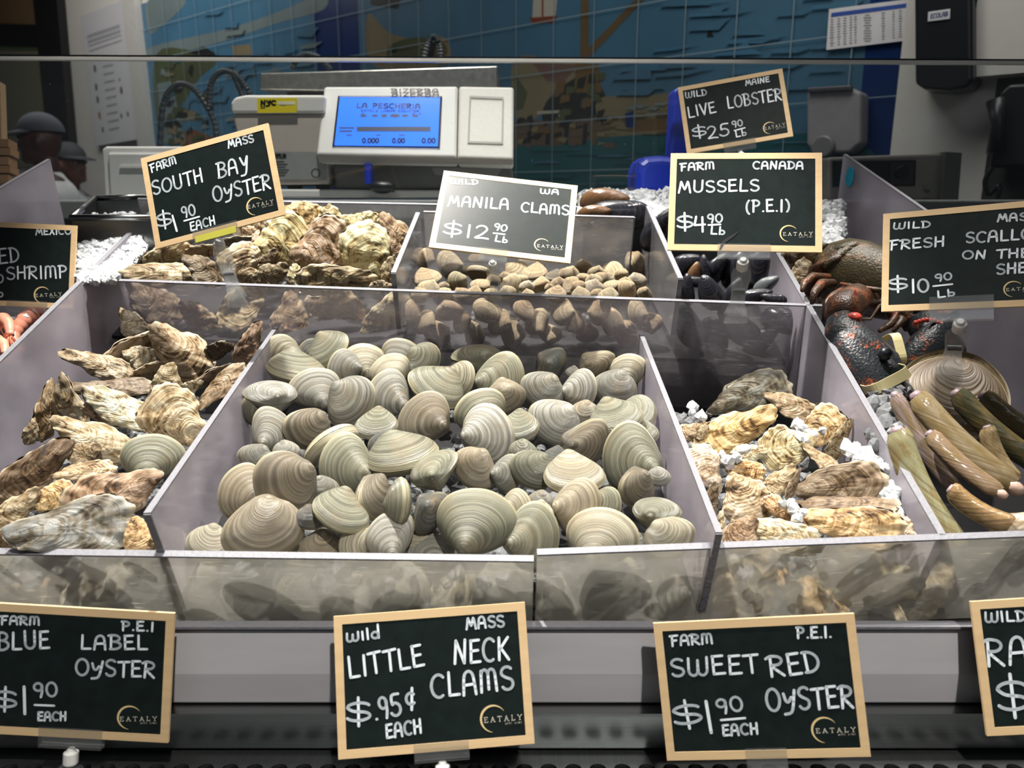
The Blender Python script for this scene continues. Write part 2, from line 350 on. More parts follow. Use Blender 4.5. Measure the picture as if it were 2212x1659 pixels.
def valve(kind, outl, B, c0, T, sgn, nr, nt, seed=0, mir=False, ruffle=0.0, step=0.0, pw=(2.2, 0.6)):
    rr = random.Random(seed * 31 + (1 if sgn > 0 else 2))
    pl = resample(crom([(x, y, 0) for x, y in outl], 8), nt)
    if ruffle:
        ph = [rr.uniform(0, 6.3) for _ in range(4)]
        for i, p in enumerate(pl):
            t = 2*math.pi*i/nt; q = 1 + ruffle * (0.5*math.sin(5*t+ph[0]) + 0.4*math.sin(11*t+ph[1]) + 0.45*math.sin(19*t+ph[2])); pl[i] = Vector((p.x*q, p.y*q, 0))
    B = Vector((B[0], B[1], 0)); c0 = Vector((c0[0], c0[1], 0)); vs = []; ring = []; ang = []
    big = resample(crom([(x, y, 0) for x, y in outl], 8), 160)
    ba = sorted((math.atan2((p-B).y, (p-B).x), (p-B).length) for p in big); A = np.array([b[0] for b in ba]); D = np.array([b[1] for b in ba])
    ph2 = [rr.uniform(0, 6.3) for _ in range(8)]
    def put(p, rho, th):
        d = p - B; a = math.atan2(d.y, d.x); s = min(1.0, d.length / max(0.04, float(np.interp(a, A, D, period=2*math.pi))))
        if rho >= 0.999: s = 1.0
        z = T * max(0.0, 1 - rho ** pw[0]) ** pw[1]
        if kind in ('clam', 'manila'):
            g = math.exp(-(d.length / 0.24) ** 2)
            z += 0.055 * g * min(1, (1-rho)*2.2); p = p + Vector((0.035 * g * min(1, (1-rho)*4), 0.085 * g * min(1, (1-rho)*4), 0))
        if step:
            q = s * 5 + 0.5 * math.sin(th*3+ph2[0]) + 0.3 * math.sin(th*7+ph2[1]); z += step * (1 - (q % 1.0)) * (0.4 + 0.6 * s)
            z += 0.013 * math.sin(p.x*9+ph2[2]) * math.sin(p.y*11+ph2[3]) + 0.010*math.sin(p.x*23+ph2[6]) * math.sin(p.y*19+ph2[7])
        if ruffle:
            z += sgn * 0.65 * (rho ** 3) * (0.035 * math.sin(2*th+ph2[4] * 0 + seed) + 0.020 * math.sin(9*th+ seed*2.1) + 0.012*math.sin(17*th+seed))
        z = (z + 0.004) * sgn
        vs.append(Vector((-p.x if mir else p.x, p.y, z))); ring.append(s); ang.append(a)
    put(c0, 0.0, 0)
    for j in range(1, nr + 1):
        rho = (j / nr) ** 0.85
        for i in range(nt): put(c0.lerp(pl[i], rho), rho, 2*math.pi*i/nt)
    fs = [(0, 1 + i, 1 + (i+1) % nt) for i in range(nt)]
    for j in range(nr - 1):
        for i in range(nt):
            i2 = (i+1) % nt; fs.append((1+j*nt+i, 1+(j+1)*nt+i, 1+(j+1)*nt+i2, 1+j*nt+i2))
    if (sgn < 0) != mir: fs = [f[::-1] for f in fs]
    fs = [f[::-1] for f in fs] if False else fs
    return vs, fs, ring, ang
PROTO = {}
def proto(kind, var):
    key = (kind, var)
    if key in PROTO: return PROTO[key]
    if kind == 'clam': prm = dict(outl=[(x, y*.93) for x, y in OUT['clam']], B=(0.12,0.405), c0=(0.04,0.08), T=(0.24,0.24), mir=var % 2 == 1)
    elif kind == 'manila': prm = dict(outl=OUT['manila'], B=(0.16,0.37), c0=(0.08,0.13), T=(0.24,0.24), mir=var % 2 == 1)
    elif kind == 'mussel': prm = dict(outl=OUT['mussel'], B=(0.50,0.02), c0=(0.05,0.04), T=(0.17,0.17), mir=False)
    elif kind == 'scallop': prm = dict(outl=OUT['scallop'], B=(0.0,0.50), c0=(0.0,0.05), T=(0.09,0.09), mir=False)
    else: prm = dict(outl=oyster_outline(var + 3), B=(0.49,0.0), c0=(0.0,0.0), T=(0.075,0.13), mir=False, ruffle=0.05, step=0.010)
    T = prm.pop('T'); meshes = []; proxy_v = []; proxy_f = []
    for k, sgn in enumerate((1, -1)):
        nr, nt = (16, 56) if kind != 'oyster' else (22, 84)
        vs, fs, rg, an = valve(kind, T=T[k], sgn=sgn, nr=nr, nt=nt, seed=var, **prm)
        me = bpy.data.meshes.new(kind + '_valve'); me.from_pydata([tuple(v) for v in vs], [], fs)
        bm = bmesh.new(); bm.from_mesh(me); bmesh.ops.recalc_face_normals(bm, faces=bm.faces)
        top = max(bm.faces, key=lambda f: abs(f.calc_center_median().z))
        if top.normal.z * sgn < 0: bmesh.ops.reverse_faces(bm, faces=bm.faces)
        bm.to_mesh(me); bm.free()
        me.materials.append(MT[kind]); me.polygons.foreach_set('use_smooth', [True] * len(me.polygons))
        for nm, vals in (('ring', rg), ('ang', an)):
            a = me.attributes.new(nm, 'FLOAT', 'POINT'); a.data.foreach_set('value', vals)
        meshes.append(me)
        pv, pf, _, _ = valve(kind, T=T[k], sgn=sgn, nr=3, nt=12, seed=var, **prm)
        b = len(proxy_v); proxy_v += [v * 0.9 for v in pv]; proxy_f += [tuple(i + b for i in f) for f in pf]
    hg = None
    if kind in ('clam', 'manila'):
        mb = MB(); sx = -1 if prm['mir'] else 1; bx, by = prm['B']
        mb.loft([Vector((sx*(bx - 0.07 - 0.18*i/5), by - 0.035 - 0.060*(i/5)**1.5, 0)) for i in range(6)], [0.004, 0.012, 0.016, 0.016, 0.012, 0.004], 8)
        o = mb.build('hinge', M('hinge_ligament', (0.05, 0.035, 0.02), 0.5) if 'lig' not in MT else MT['lig'], smooth=True); hg = o.data; bpy.data.objects.remove(o)
        MT['lig'] = hg.materials[0]
    PROTO[key] = (meshes, hg, proxy_v, proxy_f); return PROTO[key]
PLACED = []   # (centre, radius, bvh)
def view_basis(px, py):
    t = -ray(px, py).normalized(); r = Vector((0, 0, 1)).cross(t).normalized(); u = t.cross(r); return r, u, t
def place(kind, name, var, px, py, Lpx, ang, tilt, roll, col, plane, wr=1.0, th=1.0, gape=0.0, lift=0.0, vmin=0.04, vmax=9, maxl=0.035, label='', cat='', group=None, parts=True):
    """rest one shell on the heap: it starts on the heap surface and is eased upward until it clears the shells already there"""
    q, n = plane; r, u, t = view_basis(px, py)
    a = R(ang)
    if kind == 'oyster' or kind == 'mussel' or kind == 'razor':
        x = r*math.cos(a) + u*math.sin(a); z = t; y = z.cross(x)
        Rm = Matrix((x, y, z)).transposed() @ Matrix.Rotation(R(roll), 3, 'X') @ Matrix.Rotation(R(tilt), 3, 'Y')
    else:
        y = r*math.cos(a) + u*math.sin(a); z = t; x = y.cross(z)
        Rm = Matrix((x, y, z)).transposed() @ Matrix.Rotation(R(tilt), 3, 'X') @ Matrix.Rotation(R(roll), 3, 'Y')
    p0 = hit(px, py, q, n); uu, vv, ww = uvw(p0)
    if py > 1120 and vmin == 0.04 and kind in ('clam', 'oyster'): vmin = max(.05, .44 * Lpx * depth(p0) / FPX) if kind == 'clam' else .036
    if vv < vmin: p0 = PV(px, py, vmin)
    if vv > vmax: p0 = PV(px, py, vmax)
    d0 = depth(p0) - lift
    if py > 1100 and kind != 'razor': maxl = min(maxl, .008 if kind == 'clam' else .022)
    meshes, hg, pv, pf = proto(kind, var) if kind != 'razor' else razor_proto(var)
    best = None
    for step in range(15):
        d = d0 - step * maxl / 14; c = P(px, py, d); L = Lpx * d / FPX
        S = Matrix.Diagonal((L, L*wr, L*th)); A = Rm @ S
        rad = L * 0.6; ov = 0; bv = None
        near = [b for (pc, pr, b) in PLACED if (pc - c).length < pr + rad]
        bv = BVHTree.FromPolygons([c + A @ v for v in pv], pf)
        if not any(bv.overlap(b) for b in near): break
    PLACED.append((c, rad, bv))
    root = thing(name, label, cat, Matrix.Translation(c) @ Rm.to_4x4() @ S.to_4x4(), group)
    for k, me in enumerate(meshes):
        o = bpy.data.objects.new('valve', me); link(o, root); o.color = col + (1,)
        if gape:
            o.rotation_euler = (R(gape) * (1 if k == 0 else -1), 0, 0) if kind in ('clam', 'manila', 'scallop') else (0, R(gape) * (-1 if k == 0 else 1), 0)
            if kind in ('clam', 'manila'):
                o.location = (0, 0, 0)
    if hg and parts: link(bpy.data.objects.new('hinge', hg), root)
    root['shell'] = 1
    return root
def plane_vw(v0, w0, v1, w1):
    a = tray(0, v0, w0); d = tray(0, v1, w1) - a; n = TU.cross(d).normalized(); return a, n
CC = {'g': ('grey', (0.275, 0.27, 0.23)), 'o': ('olive grey', (0.24, 0.24, 0.175)), 't': ('tan', (0.37, 0.315, 0.225)), 'b': ('beige', (0.42, 0.385, 0.285)), 'd': ('dark grey', (0.13, 0.135, 0.125)), 'r': ('brown', (0.225, 0.195, 0.145)), 'p': ('pale', (0.42, 0.41, 0.355))}
ORD = ['', 'first', 'second', 'third', 'fourth', 'fifth', 'sixth', 'seventh', 'eighth', 'ninth', 'tenth', 'eleventh', 'twelfth', 'thirteenth', 'fourteenth', 'fifteenth', 'sixteenth', 'seventeenth', 'eighteenth', 'nineteenth', 'twentieth']
def rows(items, edges):
    """which row from the front panel and which place from the left each heap item has"""
    lab = {}; bands = {}
    for i, it in enumerate(items):
        b = sum(1 for e in edges if it[1] < e); bands.setdefault(b, []).append(i)
    for k, b in enumerate(sorted(bands)):
        for j, i in enumerate(sorted(bands[b], key=lambda i: items[i][0])): lab[i] = (k + 1, j + 1)
    return lab
# x, y, length, umbo direction, tilt (+ hinge toward viewer, - lip toward viewer), roll, colour
NECK = [
 (673,757,62,-60,10,0,'d'),(985,801,42,90,-30,0,'d'),(1237,803,30,90,-30,0,'p'),(1385,935,72,90,-20,0,'o'),(1262,893,66,90,0,0,'t'),(1423,1030,50,90,0,0,'p'),
 (1200,985,52,90,-40,0,'d'),(672,1118,66,90,0,0,'d'),(553,990,74,60,0,0,'g'),(618,975,56,90,0,0,'p'),(830,960,66,90,0,0,'d'),(697,1056,66,90,0,0,'g'),(880,1120,70,90,0,0,'d'),(1130,975,60,80,0,0,'o'),
 (709,757,100,130,-48,0,'o'),(607,771,98,-10,0,12,'b'),(868,768,88,-115,-5,0,'g'),(787,778,88,-95,0,0,'b'),(914,781,86,150,-5,0,'o'),(742,796,84,-15,-10,0,'g'),(842,802,88,-60,0,0,'b'),(1032,772,108,-90,72,0,'o'),(1190,793,92,150,55,0,'d'),(1288,790,86,125,50,0,'t'),(1355,800,86,-70,0,20,'b'),
 (640,799,122,78,-62,0,'o'),(997,818,78,165,-30,0,'b'),(1082,822,122,165,0,0,'o'),(943,837,124,60,-42,0,'o'),(680,839,108,-80,5,0,'g'),(838,853,108,-20,0,0,'g'),
 (553,884,78,0,0,30,'o'),(1172,842,94,60,0,0,'g'),(1254,842,88,170,-12,0,'p'),(1328,838,94,80,0,0,'g'),(1380,890,94,175,0,45,'o'),(1087,862,98,110,32,0,'t'),
 (585,852,108,-95,62,0,'g'),(758,868,118,145,-10,0,'g'),(1038,886,112,-65,-12,0,'o'),(813,919,90,95,-35,0,'o'),(915,905,126,-40,15,0,'r'),(1120,924,88,100,-30,0,'o'),(1330,904,112,105,-38,0,'o'),
 (664,927,108,65,0,25,'r'),(590,932,108,205,20,0,'g'),(1198,912,116,55,0,0,'p'),(718,963,124,-60,-60,0,'b'),(1056,938,132,200,5,0,'p'),(1267,960,120,150,42,0,'r'),
 (746,1005,134,-10,0,0,'o'),(868,983,150,100,-58,0,'o'),(1362,990,152,0,15,0,'o'),(1097,1022,80,165,-5,0,'g'),(1151,1014,98,60,0,0,'o'),(1240,1028,128,90,-42,0,'b'),
 (523,1062,118,-25,0,0,'t'),(1025,1012,102,45,10,0,'t'),(938,1012,110,-60,55,0,'o'),(617,1050,156,20,0,10,'r'),(1312,1090,76,175,-15,0,'o'),(1375,1056,100,70,0,48,'r'),
 (807,1077,116,95,0,58,'r'),(863,1083,98,175,-68,0,'o'),(1167,1084,58,90,0,0,'g'),(1115,1100,84,180,-10,0,'b'),(1163,1110,66,90,-20,0,'b'),(1248,1094,120,165,0,0,'t'),
 (932,1107,98,140,45,0,'d'),(737,1107,124,60,-42,0,'o'),(1418,1105,100,-90,52,0,'o'),(905,1166,62,90,-30,0,'b'),(842,1155,114,-60,10,15,'p'),(770,1172,90,-20,-15,0,'b'),
 (693,1180,84,90,10,0,'t'),(930,1187,104,-90,20,0,'g'),(1386,1175,54,120,0,0,'g'),(1445,1162,110,120,8,0,'b'),(1300,1158,150,-95,4,0,'b'),(1151,1160,144,178,12,0,'o'),
 (1030,1125,170,-100,5,0,'o'),(455,1178,100,60,-10,0,'b'),(570,1145,166,95,6,0,'t'),(635,1196,66,90,0,0,'b'),
]
MAN = [(x/3.456+840, y/3.456+520, l*1.12/3.456, a, t, r, c) for x, y, l, a, t, r, c in [
 (1070,165,190,90,0,0,'b'),(590,225,90,90,0,0,'b'),(655,130,110,90,-50,0,'r'),(870,275,100,90,0,0,'t'),(410,340,80,90,0,0,'b'),(1640,222,120,90,0,20,'t'),(1240,265,130,90,-60,0,'d'),(1455,205,140,80,0,20,'t'),(1550,240,120,90,10,0,'b'),
 (270,135,155,-30,0,0,'t'),(455,185,215,25,0,0,'b'),(950,230,190,140,-20,30,'b'),(1090,240,175,95,-50,0,'t'),(1365,250,130,60,0,10,'b'),(1690,245,180,-160,0,20,'b'),(1845,175,210,95,0,55,'t'),(670,235,170,-100,-55,0,'r'),
 (285,280,195,100,-55,0,'t'),(1450,290,115,60,0,30,'t'),(1530,300,120,95,0,0,'b'),(1265,325,120,100,0,0,'t'),(515,320,175,20,0,10,'o'),(1130,335,150,80,40,35,'t'),(1850,300,140,90,0,10,'p'),(915,335,170,160,0,0,'b'),(700,335,165,-95,55,0,'t'),
 (1030,345,110,90,0,0,'p'),(1200,355,80,90,0,30,'t'),(1360,340,150,150,0,15,'t'),(1665,335,130,-80,50,0,'b'),(1520,362,170,90,0,0,'p'),(1780,370,155,30,0,10,'t'),(300,362,160,80,-10,0,'b'),(885,385,120,100,0,0,'b'),(640,382,100,90,-20,0,'t'),
 (230,400,120,100,-10,0,'t'),(420,395,110,60,0,20,'b'),(540,400,120,110,-20,0,'t'),(770,400,110,70,0,0,'b'),(780,300,110,90,0,20,'t'),(990,300,110,60,0,20,'b'),(1410,345,110,120,0,0,'t'),(1560,400,100,80,0,0,'t'),(1740,270,130,40,0,30,'t'),(1760,320,110,100,0,0,'b'),(1320,250,110,110,0,20,'t'),(1590,285,120,70,0,10,'t'),
 (1040,400,90,90,-20,0,'b'),(1245,402,150,90,-30,0,'t'),(1435,402,130,90,-20,0,'b'),(1640,410,140,90,-20,0,'b'),(1910,400,120,60,0,20,'t')]]
OYC = {'w': ('cream', (0.88, 0.85, 0.78)), 't': ('tan', (0.66, 0.59, 0.49)), 'b': ('brown', (0.46, 0.385, 0.30)), 'd': ('dark brown', (0.24, 0.20, 0.155)), 'g': ('blue grey', (0.27, 0.295, 0.295)), 'y': ('golden', (0.80, 0.64, 0.40)), 'e': ('greenish cream', (0.80, 0.79, 0.62)), 'p': ('purplish', (0.74, 0.63, 0.56))}
# x, y, length, width share, beak direction, roll, colour
OL = [(x/2.513, y/2.513+560, l/2.513, w, a, r, c) for x, y, l, w, a, r, c in [
 (1195,490,170,.6,20,30,'d'),(530,840,170,.5,-40,20,'b'),(460,1055,170,.7,20,0,'b'),(40,1520,200,.6,20,20,'d'),(1045,690,130,.6,30,20,'t'),(170,935,150,.6,70,40,'t'),
 (710,345,190,.62,112,0,'w'),(700,490,360,.45,28,55,'t'),(540,570,390,.34,155,15,'t'),(970,505,400,.62,132,10,'t'),(1355,460,290,.45,65,20,'b'),(755,527,165,.75,160,0,'w'),
 (820,605,230,.5,20,55,'b'),(1170,630,260,.42,25,55,'d'),(600,695,450,.30,175,45,'d'),(1200,690,350,.36,218,20,'b'),(910,660,215,.75,82,0,'t'),
 (255,820,340,.42,75,40,'b'),(370,800,370,.50,98,-35,'t'),(640,800,410,.45,145,15,'w'),(945,862,370,.80,-48,0,'t'),(500,980,460,.42,145,12,'t'),
 (190,1160,520,.46,42,10,'d'),(460,1155,310,.38,178,10,'t'),(620,1282,520,.52,12,0,'b'),(290,1295,220,.75,200,0,'y'),(100,1355,280,.50,38,10,'t'),(750,1505,220,.75,100,0,'y'),(380,1462,640,.50,177,8,'g')]]
OT = [(x/3.403+250, y/3.403+430, l/3.403, w, a, r, c) for x, y, l, w, a, r, c in [
 (2040,360,230,.5,100,20,'b'),(2020,520,220,.5,80,20,'b'),(1130,460,200,.5,60,20,'d'),(900,315,280,.40,10,60,'g'),(1050,350,240,.5,95,30,'p'),
 (1375,125,300,.62,160,0,'y'),(1120,215,260,.55,10,10,'w'),(1580,150,220,.7,100,0,'w'),(1660,205,200,.6,140,0,'w'),(2030,240,300,.55,125,10,'b'),(1800,185,320,.5,172,0,'e'),(950,250,160,.7,20,0,'t'),
 (660,390,290,.40,5,50,'b'),(390,405,360,.38,22,25,'t'),(1235,325,440,.72,205,0,'e'),(1860,390,440,.66,-72,0,'e'),(1510,360,460,.66,208,0,'p'),
 (640,515,310,.5,142,15,'d'),(935,490,320,.72,-65,0,'t'),(310,550,510,.30,178,20,'b'),(1150,562,260,.55,30,10,'b'),(1325,580,200,.6,100,0,'w'),(1640,588,600,.30,2,10,'t'),(1960,645,180,.4,0,10,'t')]]
OR = [(x/3.95+1440, y/3.95+780, l/3.95, w, a, r, c) for x, y, l, w, a, r, c in [
 (190,600,210,.7,30,0,'t'),(300,585,170,.7,60,0,'t'),(380,1180,300,.5,80,20,'d'),(455,1440,330,.4,85,20,'w'),(1485,660,400,.45,70,40,'b'),(1055,375,460,.42,160,10,'b'),
 (700,290,720,.44,202,0,'g'),(1330,565,400,.85,-125,0,'y'),(590,605,750,.44,34,0,'y'),(700,790,310,.6,20,0,'w'),(1310,830,400,.40,145,40,'b'),(1030,735,480,.74,22,0,'e'),
 (330,920,440,.62,-62,0,'w'),(660,930,350,.58,172,0,'y'),(960,1030,380,.46,52,0,'t'),(1085,1050,300,.32,72,45,'b'),(970,1285,350,.42,-48,10,'y'),(1470,1060,760,.50,196,0,'d'),
 (670,1165,460,.85,112,0,'w'),(1530,1235,820,.30,188,45,'d'),(2010,1425,270,.65,-40,0,'w'),(640,1465,360,.75,62,0,'b'),(1570,1400,840,.42,180,0,'y'),(975,1480,680,.40,172,0,'w')]]
MU = [(x/3.95+1200, y/3.95+400, l/3.95, w, a, r, c) for x, y, l, w, a, r, c in [
 (560,225,520,.9,172,10,'d'),(330,245,300,.9,10,20,'r'),(420,140,430,.9,5,10,'r'),(930,320,300,.9,60,10,'d'),(820,420,300,1,80,10,'d'),
 (1110,690,300,1.2,30,0,'d'),(1380,720,330,1.0,60,20,'d'),(1270,740,300,.8,95,20,'d'),(1190,760,220,1.0,80,10,'r'),(1560,720,380,1.1,70,0,'d'),(1720,740,430,1.1,75,0,'d'),
 (1180,815,230,.8,170,20,'d'),(1130,890,280,.9,95,10,'d'),(1330,910,330,1.2,120,0,'d'),(1800,860,250,1.0,40,0,'g'),(1690,960,330,.8,20,10,'d'),(1860,965,230,.8,170,10,'d'),(1520,930,300,.9,70,10,'d')]]
def pose_word(t, r=0):
    return 'showing its lip' if t < -35 else ('showing its hinge' if t > 35 else ('standing on edge' if abs(r) > 28 else 'showing its broad side'))
def lay(kind, name, noun, items, edges, plane, group, place_word, cc, **kw):
    lab = rows(items, edges)
    for i, it in enumerate(items):
        rw, pl = lab[i]
        if kind in ('clam', 'manila'):
            x, y, L, a, t, r, c = it; kk = random.uniform(.85, 1.12)
            if kind == 'clam': L *= 1.06
            place(kind, name, i % 2, x, y, L, a, t, r, tuple(q * kk for q in cc[c][1]), plane, cat='clam', group=group,
                  label=f'{cc[c][0]} {noun} {pose_word(t, r)}, {ORD[pl]} from left in {ORD[rw]} row from {place_word}', **kw)
        elif kind == 'mussel':
            x, y, L, w, a, r, c = it; w *= 1.15; col = {'d': (0.012, 0.014, 0.020), 'r': (0.11, 0.06, 0.03), 'g': (0.10, 0.11, 0.12)}[c]
            place(kind, name, 0, x, y, L, a, 0, r, col, plane, wr=w, cat='mussel', group=group,
                  label=f"{ {'d':'glossy black','r':'bronze brown','g':'grey black'}[c]} mussel, {ORD[pl]} from left in {ORD[rw]} row from {place_word}", **kw)
        else:
            x, y, L, w, a, r, c = it
            if 'upper' in place_word: w = min(.95, w*1.2); L *= 1.05
            rr = r if i % 3 else (r + 180 if abs(r) < 15 else r)
            place('oyster', name, i % 6, x, y, L, a, 0, rr, tuple(q * random.uniform(0.92, 1.05) for q in cc[c][1]), plane, wr=w/0.6, th=min(1.0, 0.5 + 0.5*w), lift=(.014 if y > 1125 and x < 420 else 0), cat='oyster', group=group,
                  label=f"{cc[c][0]} {'slender' if w < .42 else ('broad' if w > .66 else 'rough')} {noun}, {ORD[pl]} from left in {ORD[rw]} row from {place_word}", **kw)
VA = uvw(PT(258, 606, 0))[1]; VB = uvw(PT(1780, 661, 0))[1]
def vc(px): return VA + (VB - VA) * (px - 258) / 1522.0      # where the cross panel stands
print('VC', VA, VB)
PN = plane_vw(0, 0.0, 0.48, -0.085); PL_ = plane_vw(0, 0.0, 0.48, -0.06); PR_ = plane_vw(0, 0.0, 0.48, -0.10)
PU = plane_vw(0.49, -0.012, 0.80, 0.015); PM = plane_vw(0.47, -0.012, 0.66, -0.05); PMU = plane_vw(0.455, -0.02, 0.80, 0.02)
lay('clam', 'hard_clam', 'hard clam', NECK, [1140, 1075, 1000, 940, 880, 825], PN, 'hard clams heaped in the middle bin', 'front', CC)
place('clam', 'hard_clam', 0, 830/2.513, 1075/2.513+560, 132, -100, 8, 0, CC['o'][1], PL_, lift=0.05, cat='clam', label='smooth olive grey hard clam lying among the oysters beside the left divider')
lay('oyster', 'oyster', 'oyster', OL, [1090, 1000, 930, 850, 800, 740], PL_, 'oysters in the left bin', 'front', OYC)
lay('oyster', 'oyster', 'oyster', OR, [1110, 1030, 960, 880], PR_, 'oysters in the right bin', 'right front', OYC)
lay('oyster', 'oyster', 'oyster', OT, [575, 535, 490], PU, 'oysters in the upper bin', 'upper rim', OYC, vmin=0.535)
CM = {k: (n, tuple(min(.8, q*s) for q, s in zip(c, (1.42, 1.28, 1.1)))) for k, (n, c) in CC.items()}
lay('manila', 'manila_clam', 'small clam', MAN, [620, 600, 575], PM, 'small clams in the upper bin', 'rim', CM, vmin=0.488)
lay('mussel', 'mussel', 'mussel', MU, [610, 560, 480], PMU, 'mussels in the upper bin', 'rim', CC, vmin=0.475)

# shells lower in the heaps, seen through the clear panels
PFR = (tray(0, .048, 0), TV)
rb = random.Random(11)
def buried(kind, name, spots, plane, cols, word, L, group, cc):
    for i, (x, y) in enumerate(spots):
        c = rb.choice(cols); l = L * rb.uniform(.85, 1.15)
        lab = f'{cc[c][0]} {word}, {ORD[i + 1]} from left'
        if kind == 'oyster': place(kind, name, i % 6, x, y, l, rb.uniform(0, 360), 0, rb.choice((0, 15, 180, -20)), cc[c][1], plane, wr=rb.uniform(.9, 1.2), th=.8, cat='oyster', group=group, label=lab, maxl=.004, vmin=.03)
        elif kind == 'mussel': place(kind, name, 0, x, y, l, rb.uniform(0, 360), 0, rb.uniform(-20, 20), (.012, .014, .02), plane, wr=1.1, cat='mussel', group=group, label=lab, maxl=.004)
        else: place(kind, name, i % 2, x, y, l, rb.uniform(0, 360), rb.uniform(-25, 25), rb.uniform(-15, 15), cc[c][1], plane, cat='clam', group=group, label=lab, maxl=.004, vmin=.03)
buried('clam', 'hard_clam', [(420 + i*112 + rb.uniform(-15, 15), 1262 + (i % 2)*30) for i in range(10)], PFR, 'ggob', 'hard clam pressed against the front panel below its rim', 128, 'hard clams behind the front panel', CC)
buried('oyster', 'oyster', [(-10 + i*118, 1268 + (i % 2)*25) for i in range(3)], PFR, 'tbg', 'oyster seen through the left front panel', 190, 'oysters behind the left front panel', OYC)
buried('oyster', 'oyster', [(1620 + i*125, 1255 + (i % 2)*28) for i in range(4)], PFR, 'wtey', 'oyster seen through the right front panel', 190, 'oysters behind the right front panel', OYC)
PCR = (tray(0, .56, 0), TV)
buried('oyster', 'oyster', [(330 + i*100, 655 + (i % 2)*32) for i in range(6)], PCR, 'tbde', 'oyster seen through the cross panel', 125, 'oysters behind the cross panel', OYC)
PCM = (tray(0, vc(1130) + .032, 0), TV); PCX = (tray(0, vc(1600) + .036, 0), TV)
buried('manila', 'manila_clam', [(890 + i*27, 672 + (i % 3)*24) for i in range(20)], PCM, 'tbt', 'small clam seen through the cross panel', 60, 'small clams behind the cross panel', CM)
buried('mussel', 'mussel', [(1490 + i*52, 700 + (i % 2)*38) for i in range(6)], PCX, 'd', 'black mussel seen through the cross panel', 105, 'mussels behind the cross panel', {'d': ('glossy', 0)})
# ------------------------------------------------------------------ counter and bins
def prism_x(x0, x1, prof):     # profile of (y,z) points drawn out along x
    k = len(prof); vs = [(x0, y, z) for y, z in prof] + [(x1, y, z) for y, z in prof]
    return vs, [tuple(range(k)), tuple(range(2*k-1, k-1, -1))] + [(i, k+i, k+(i+1) % k, (i+1) % k) for i in range(k)]
def dz(py, d): p = P(1106, py, d); return p.y, p.z
# stand: lower frosted ledge, steel rail, perforated shelf
Y1, Z1 = dz(1352, .700); Y2, Z2 = dz(1456, .704); Y3, Z3 = dz(1520, .713); Y4, Z4 = dz(1602, .722)
ledge = thing('counter_ledge', 'frosted grey plastic ledge running under the front of the shellfish bins', 'ledge', Vector((0, Y1, Z3)))
mb = MB(); mb.add(*prism_x(-0.95, 0.95, [(Y1, Z1), (Y2, Z2), (Y3, Z3), (Y3+.01, Z3), (Y1+.006, Z1)])); mb.build('front_face', M('frosted_grey', (0.52, 0.51, 0.53), 0.38, var=0.16, scale=7, stretch=(1, 6, 6)), ledge, bevel=0.002)
mb = MB(); mb.add(*prism_x(-0.95, 0.95, [(Y1-.0045, Z1+.002), (Y1-.0045, Z1-.0015), (Y1+.006, Z1-.0015), (Y1+.006, Z1+.002)])); mb.build('lip', MT['edge'], ledge, bevel=0.0008)
rail = thing('counter_rail', 'dark brushed steel rail between the grey ledge and the perforated shelf', 'rail', Vector((0, Y3, Z4)))
mb = MB(); mb.add(*prism_x(-0.95, 0.95, [(Y3-.012, Z3-.0015), (Y4-.010, Z4), (Y4+.02, Z4), (Y3+.03, Z3-.0015)])); mb.build('rail_face', MT['steel'], rail, bevel=0.0015)
mb = MB(); mb.box((-0.95, Y3-.0135, Z3-.0035), (0.95, Y3+.02, Z3-.0008)); mb.build('rail_lip', MT['steel'], rail)
# perforated shelf: one sheet with a row of holes near its front
shelf = thing('perforated_shelf', 'dark steel air shelf with a row of round holes at the front of the counter', 'shelf', Vector((0, .5, Z4 - .02)))
zs = dz(1622, .715)[1]
bm = bmesh.new(); NXX = 60; xs0 = -0.66; pitch_ = 1.32 / NXX
yh = hit(1106, 1662, Vector((0, 0, zs)), Vector((0, 0, 1))).y; rh = 0.0078
def addq(pts):
    bm.faces.new([bm.verts.new(p) for p in pts])
for i in range(NXX):
    xc = xs0 + pitch_ * (i + .5); hw = pitch_ / 2; N = 24
    circ = [(xc + rh*math.cos(2*math.pi*k/N), yh + rh*0.9*math.sin(2*math.pi*k/N), zs) for k in range(N)]
    sq = []
    for k in range(N):
        c, s_ = math.cos(2*math.pi*k/N), math.sin(2*math.pi*k/N); m = max(abs(c), abs(s_)); sq.append((xc + hw*c/m, yh + hw*s_/m, zs))
    for k in range(N):
        k2 = (k+1) % N; addq([circ[k], sq[k], sq[k2], circ[k2]]); addq([circ[k2], (circ[k2][0], circ[k2][1], zs-.004), (circ[k][0], circ[k][1], zs-.004), circ[k]])
hw = pitch_ / 2
for y0, y1 in ((yh + hw, Y4 + .02), (yh - hw - .12, yh - hw)):
    addq([(-.66, y0, zs), (.66, y0, zs), (.66, y1, zs), (-.66, y1, zs)])
    addq([(-.66, y0, zs-.004), (-.66, y1, zs-.004), (.66, y1, zs-.004), (.66, y0, zs-.004)])
bmesh.ops.remove_doubles(bm, verts=bm.verts, dist=1e-5)
me = bpy.data.meshes.new('shelf_sheet'); bm.to_mesh(me); bm.free(); me.materials.append(MT['steeld']); rel(link(bpy.data.objects.new('shelf_sheet', me)), shelf)
mb = MB(); mb.box((-.66, yh - .13, zs - .12), (.66, Y4 + .02, zs - .10)); mb.build('air_duct', MT['blackm'], shelf)
body = thing('fish_counter', 'dark steel body of the fish counter under the shelf and bins', 'counter', Vector((0, 1.2, 0)))
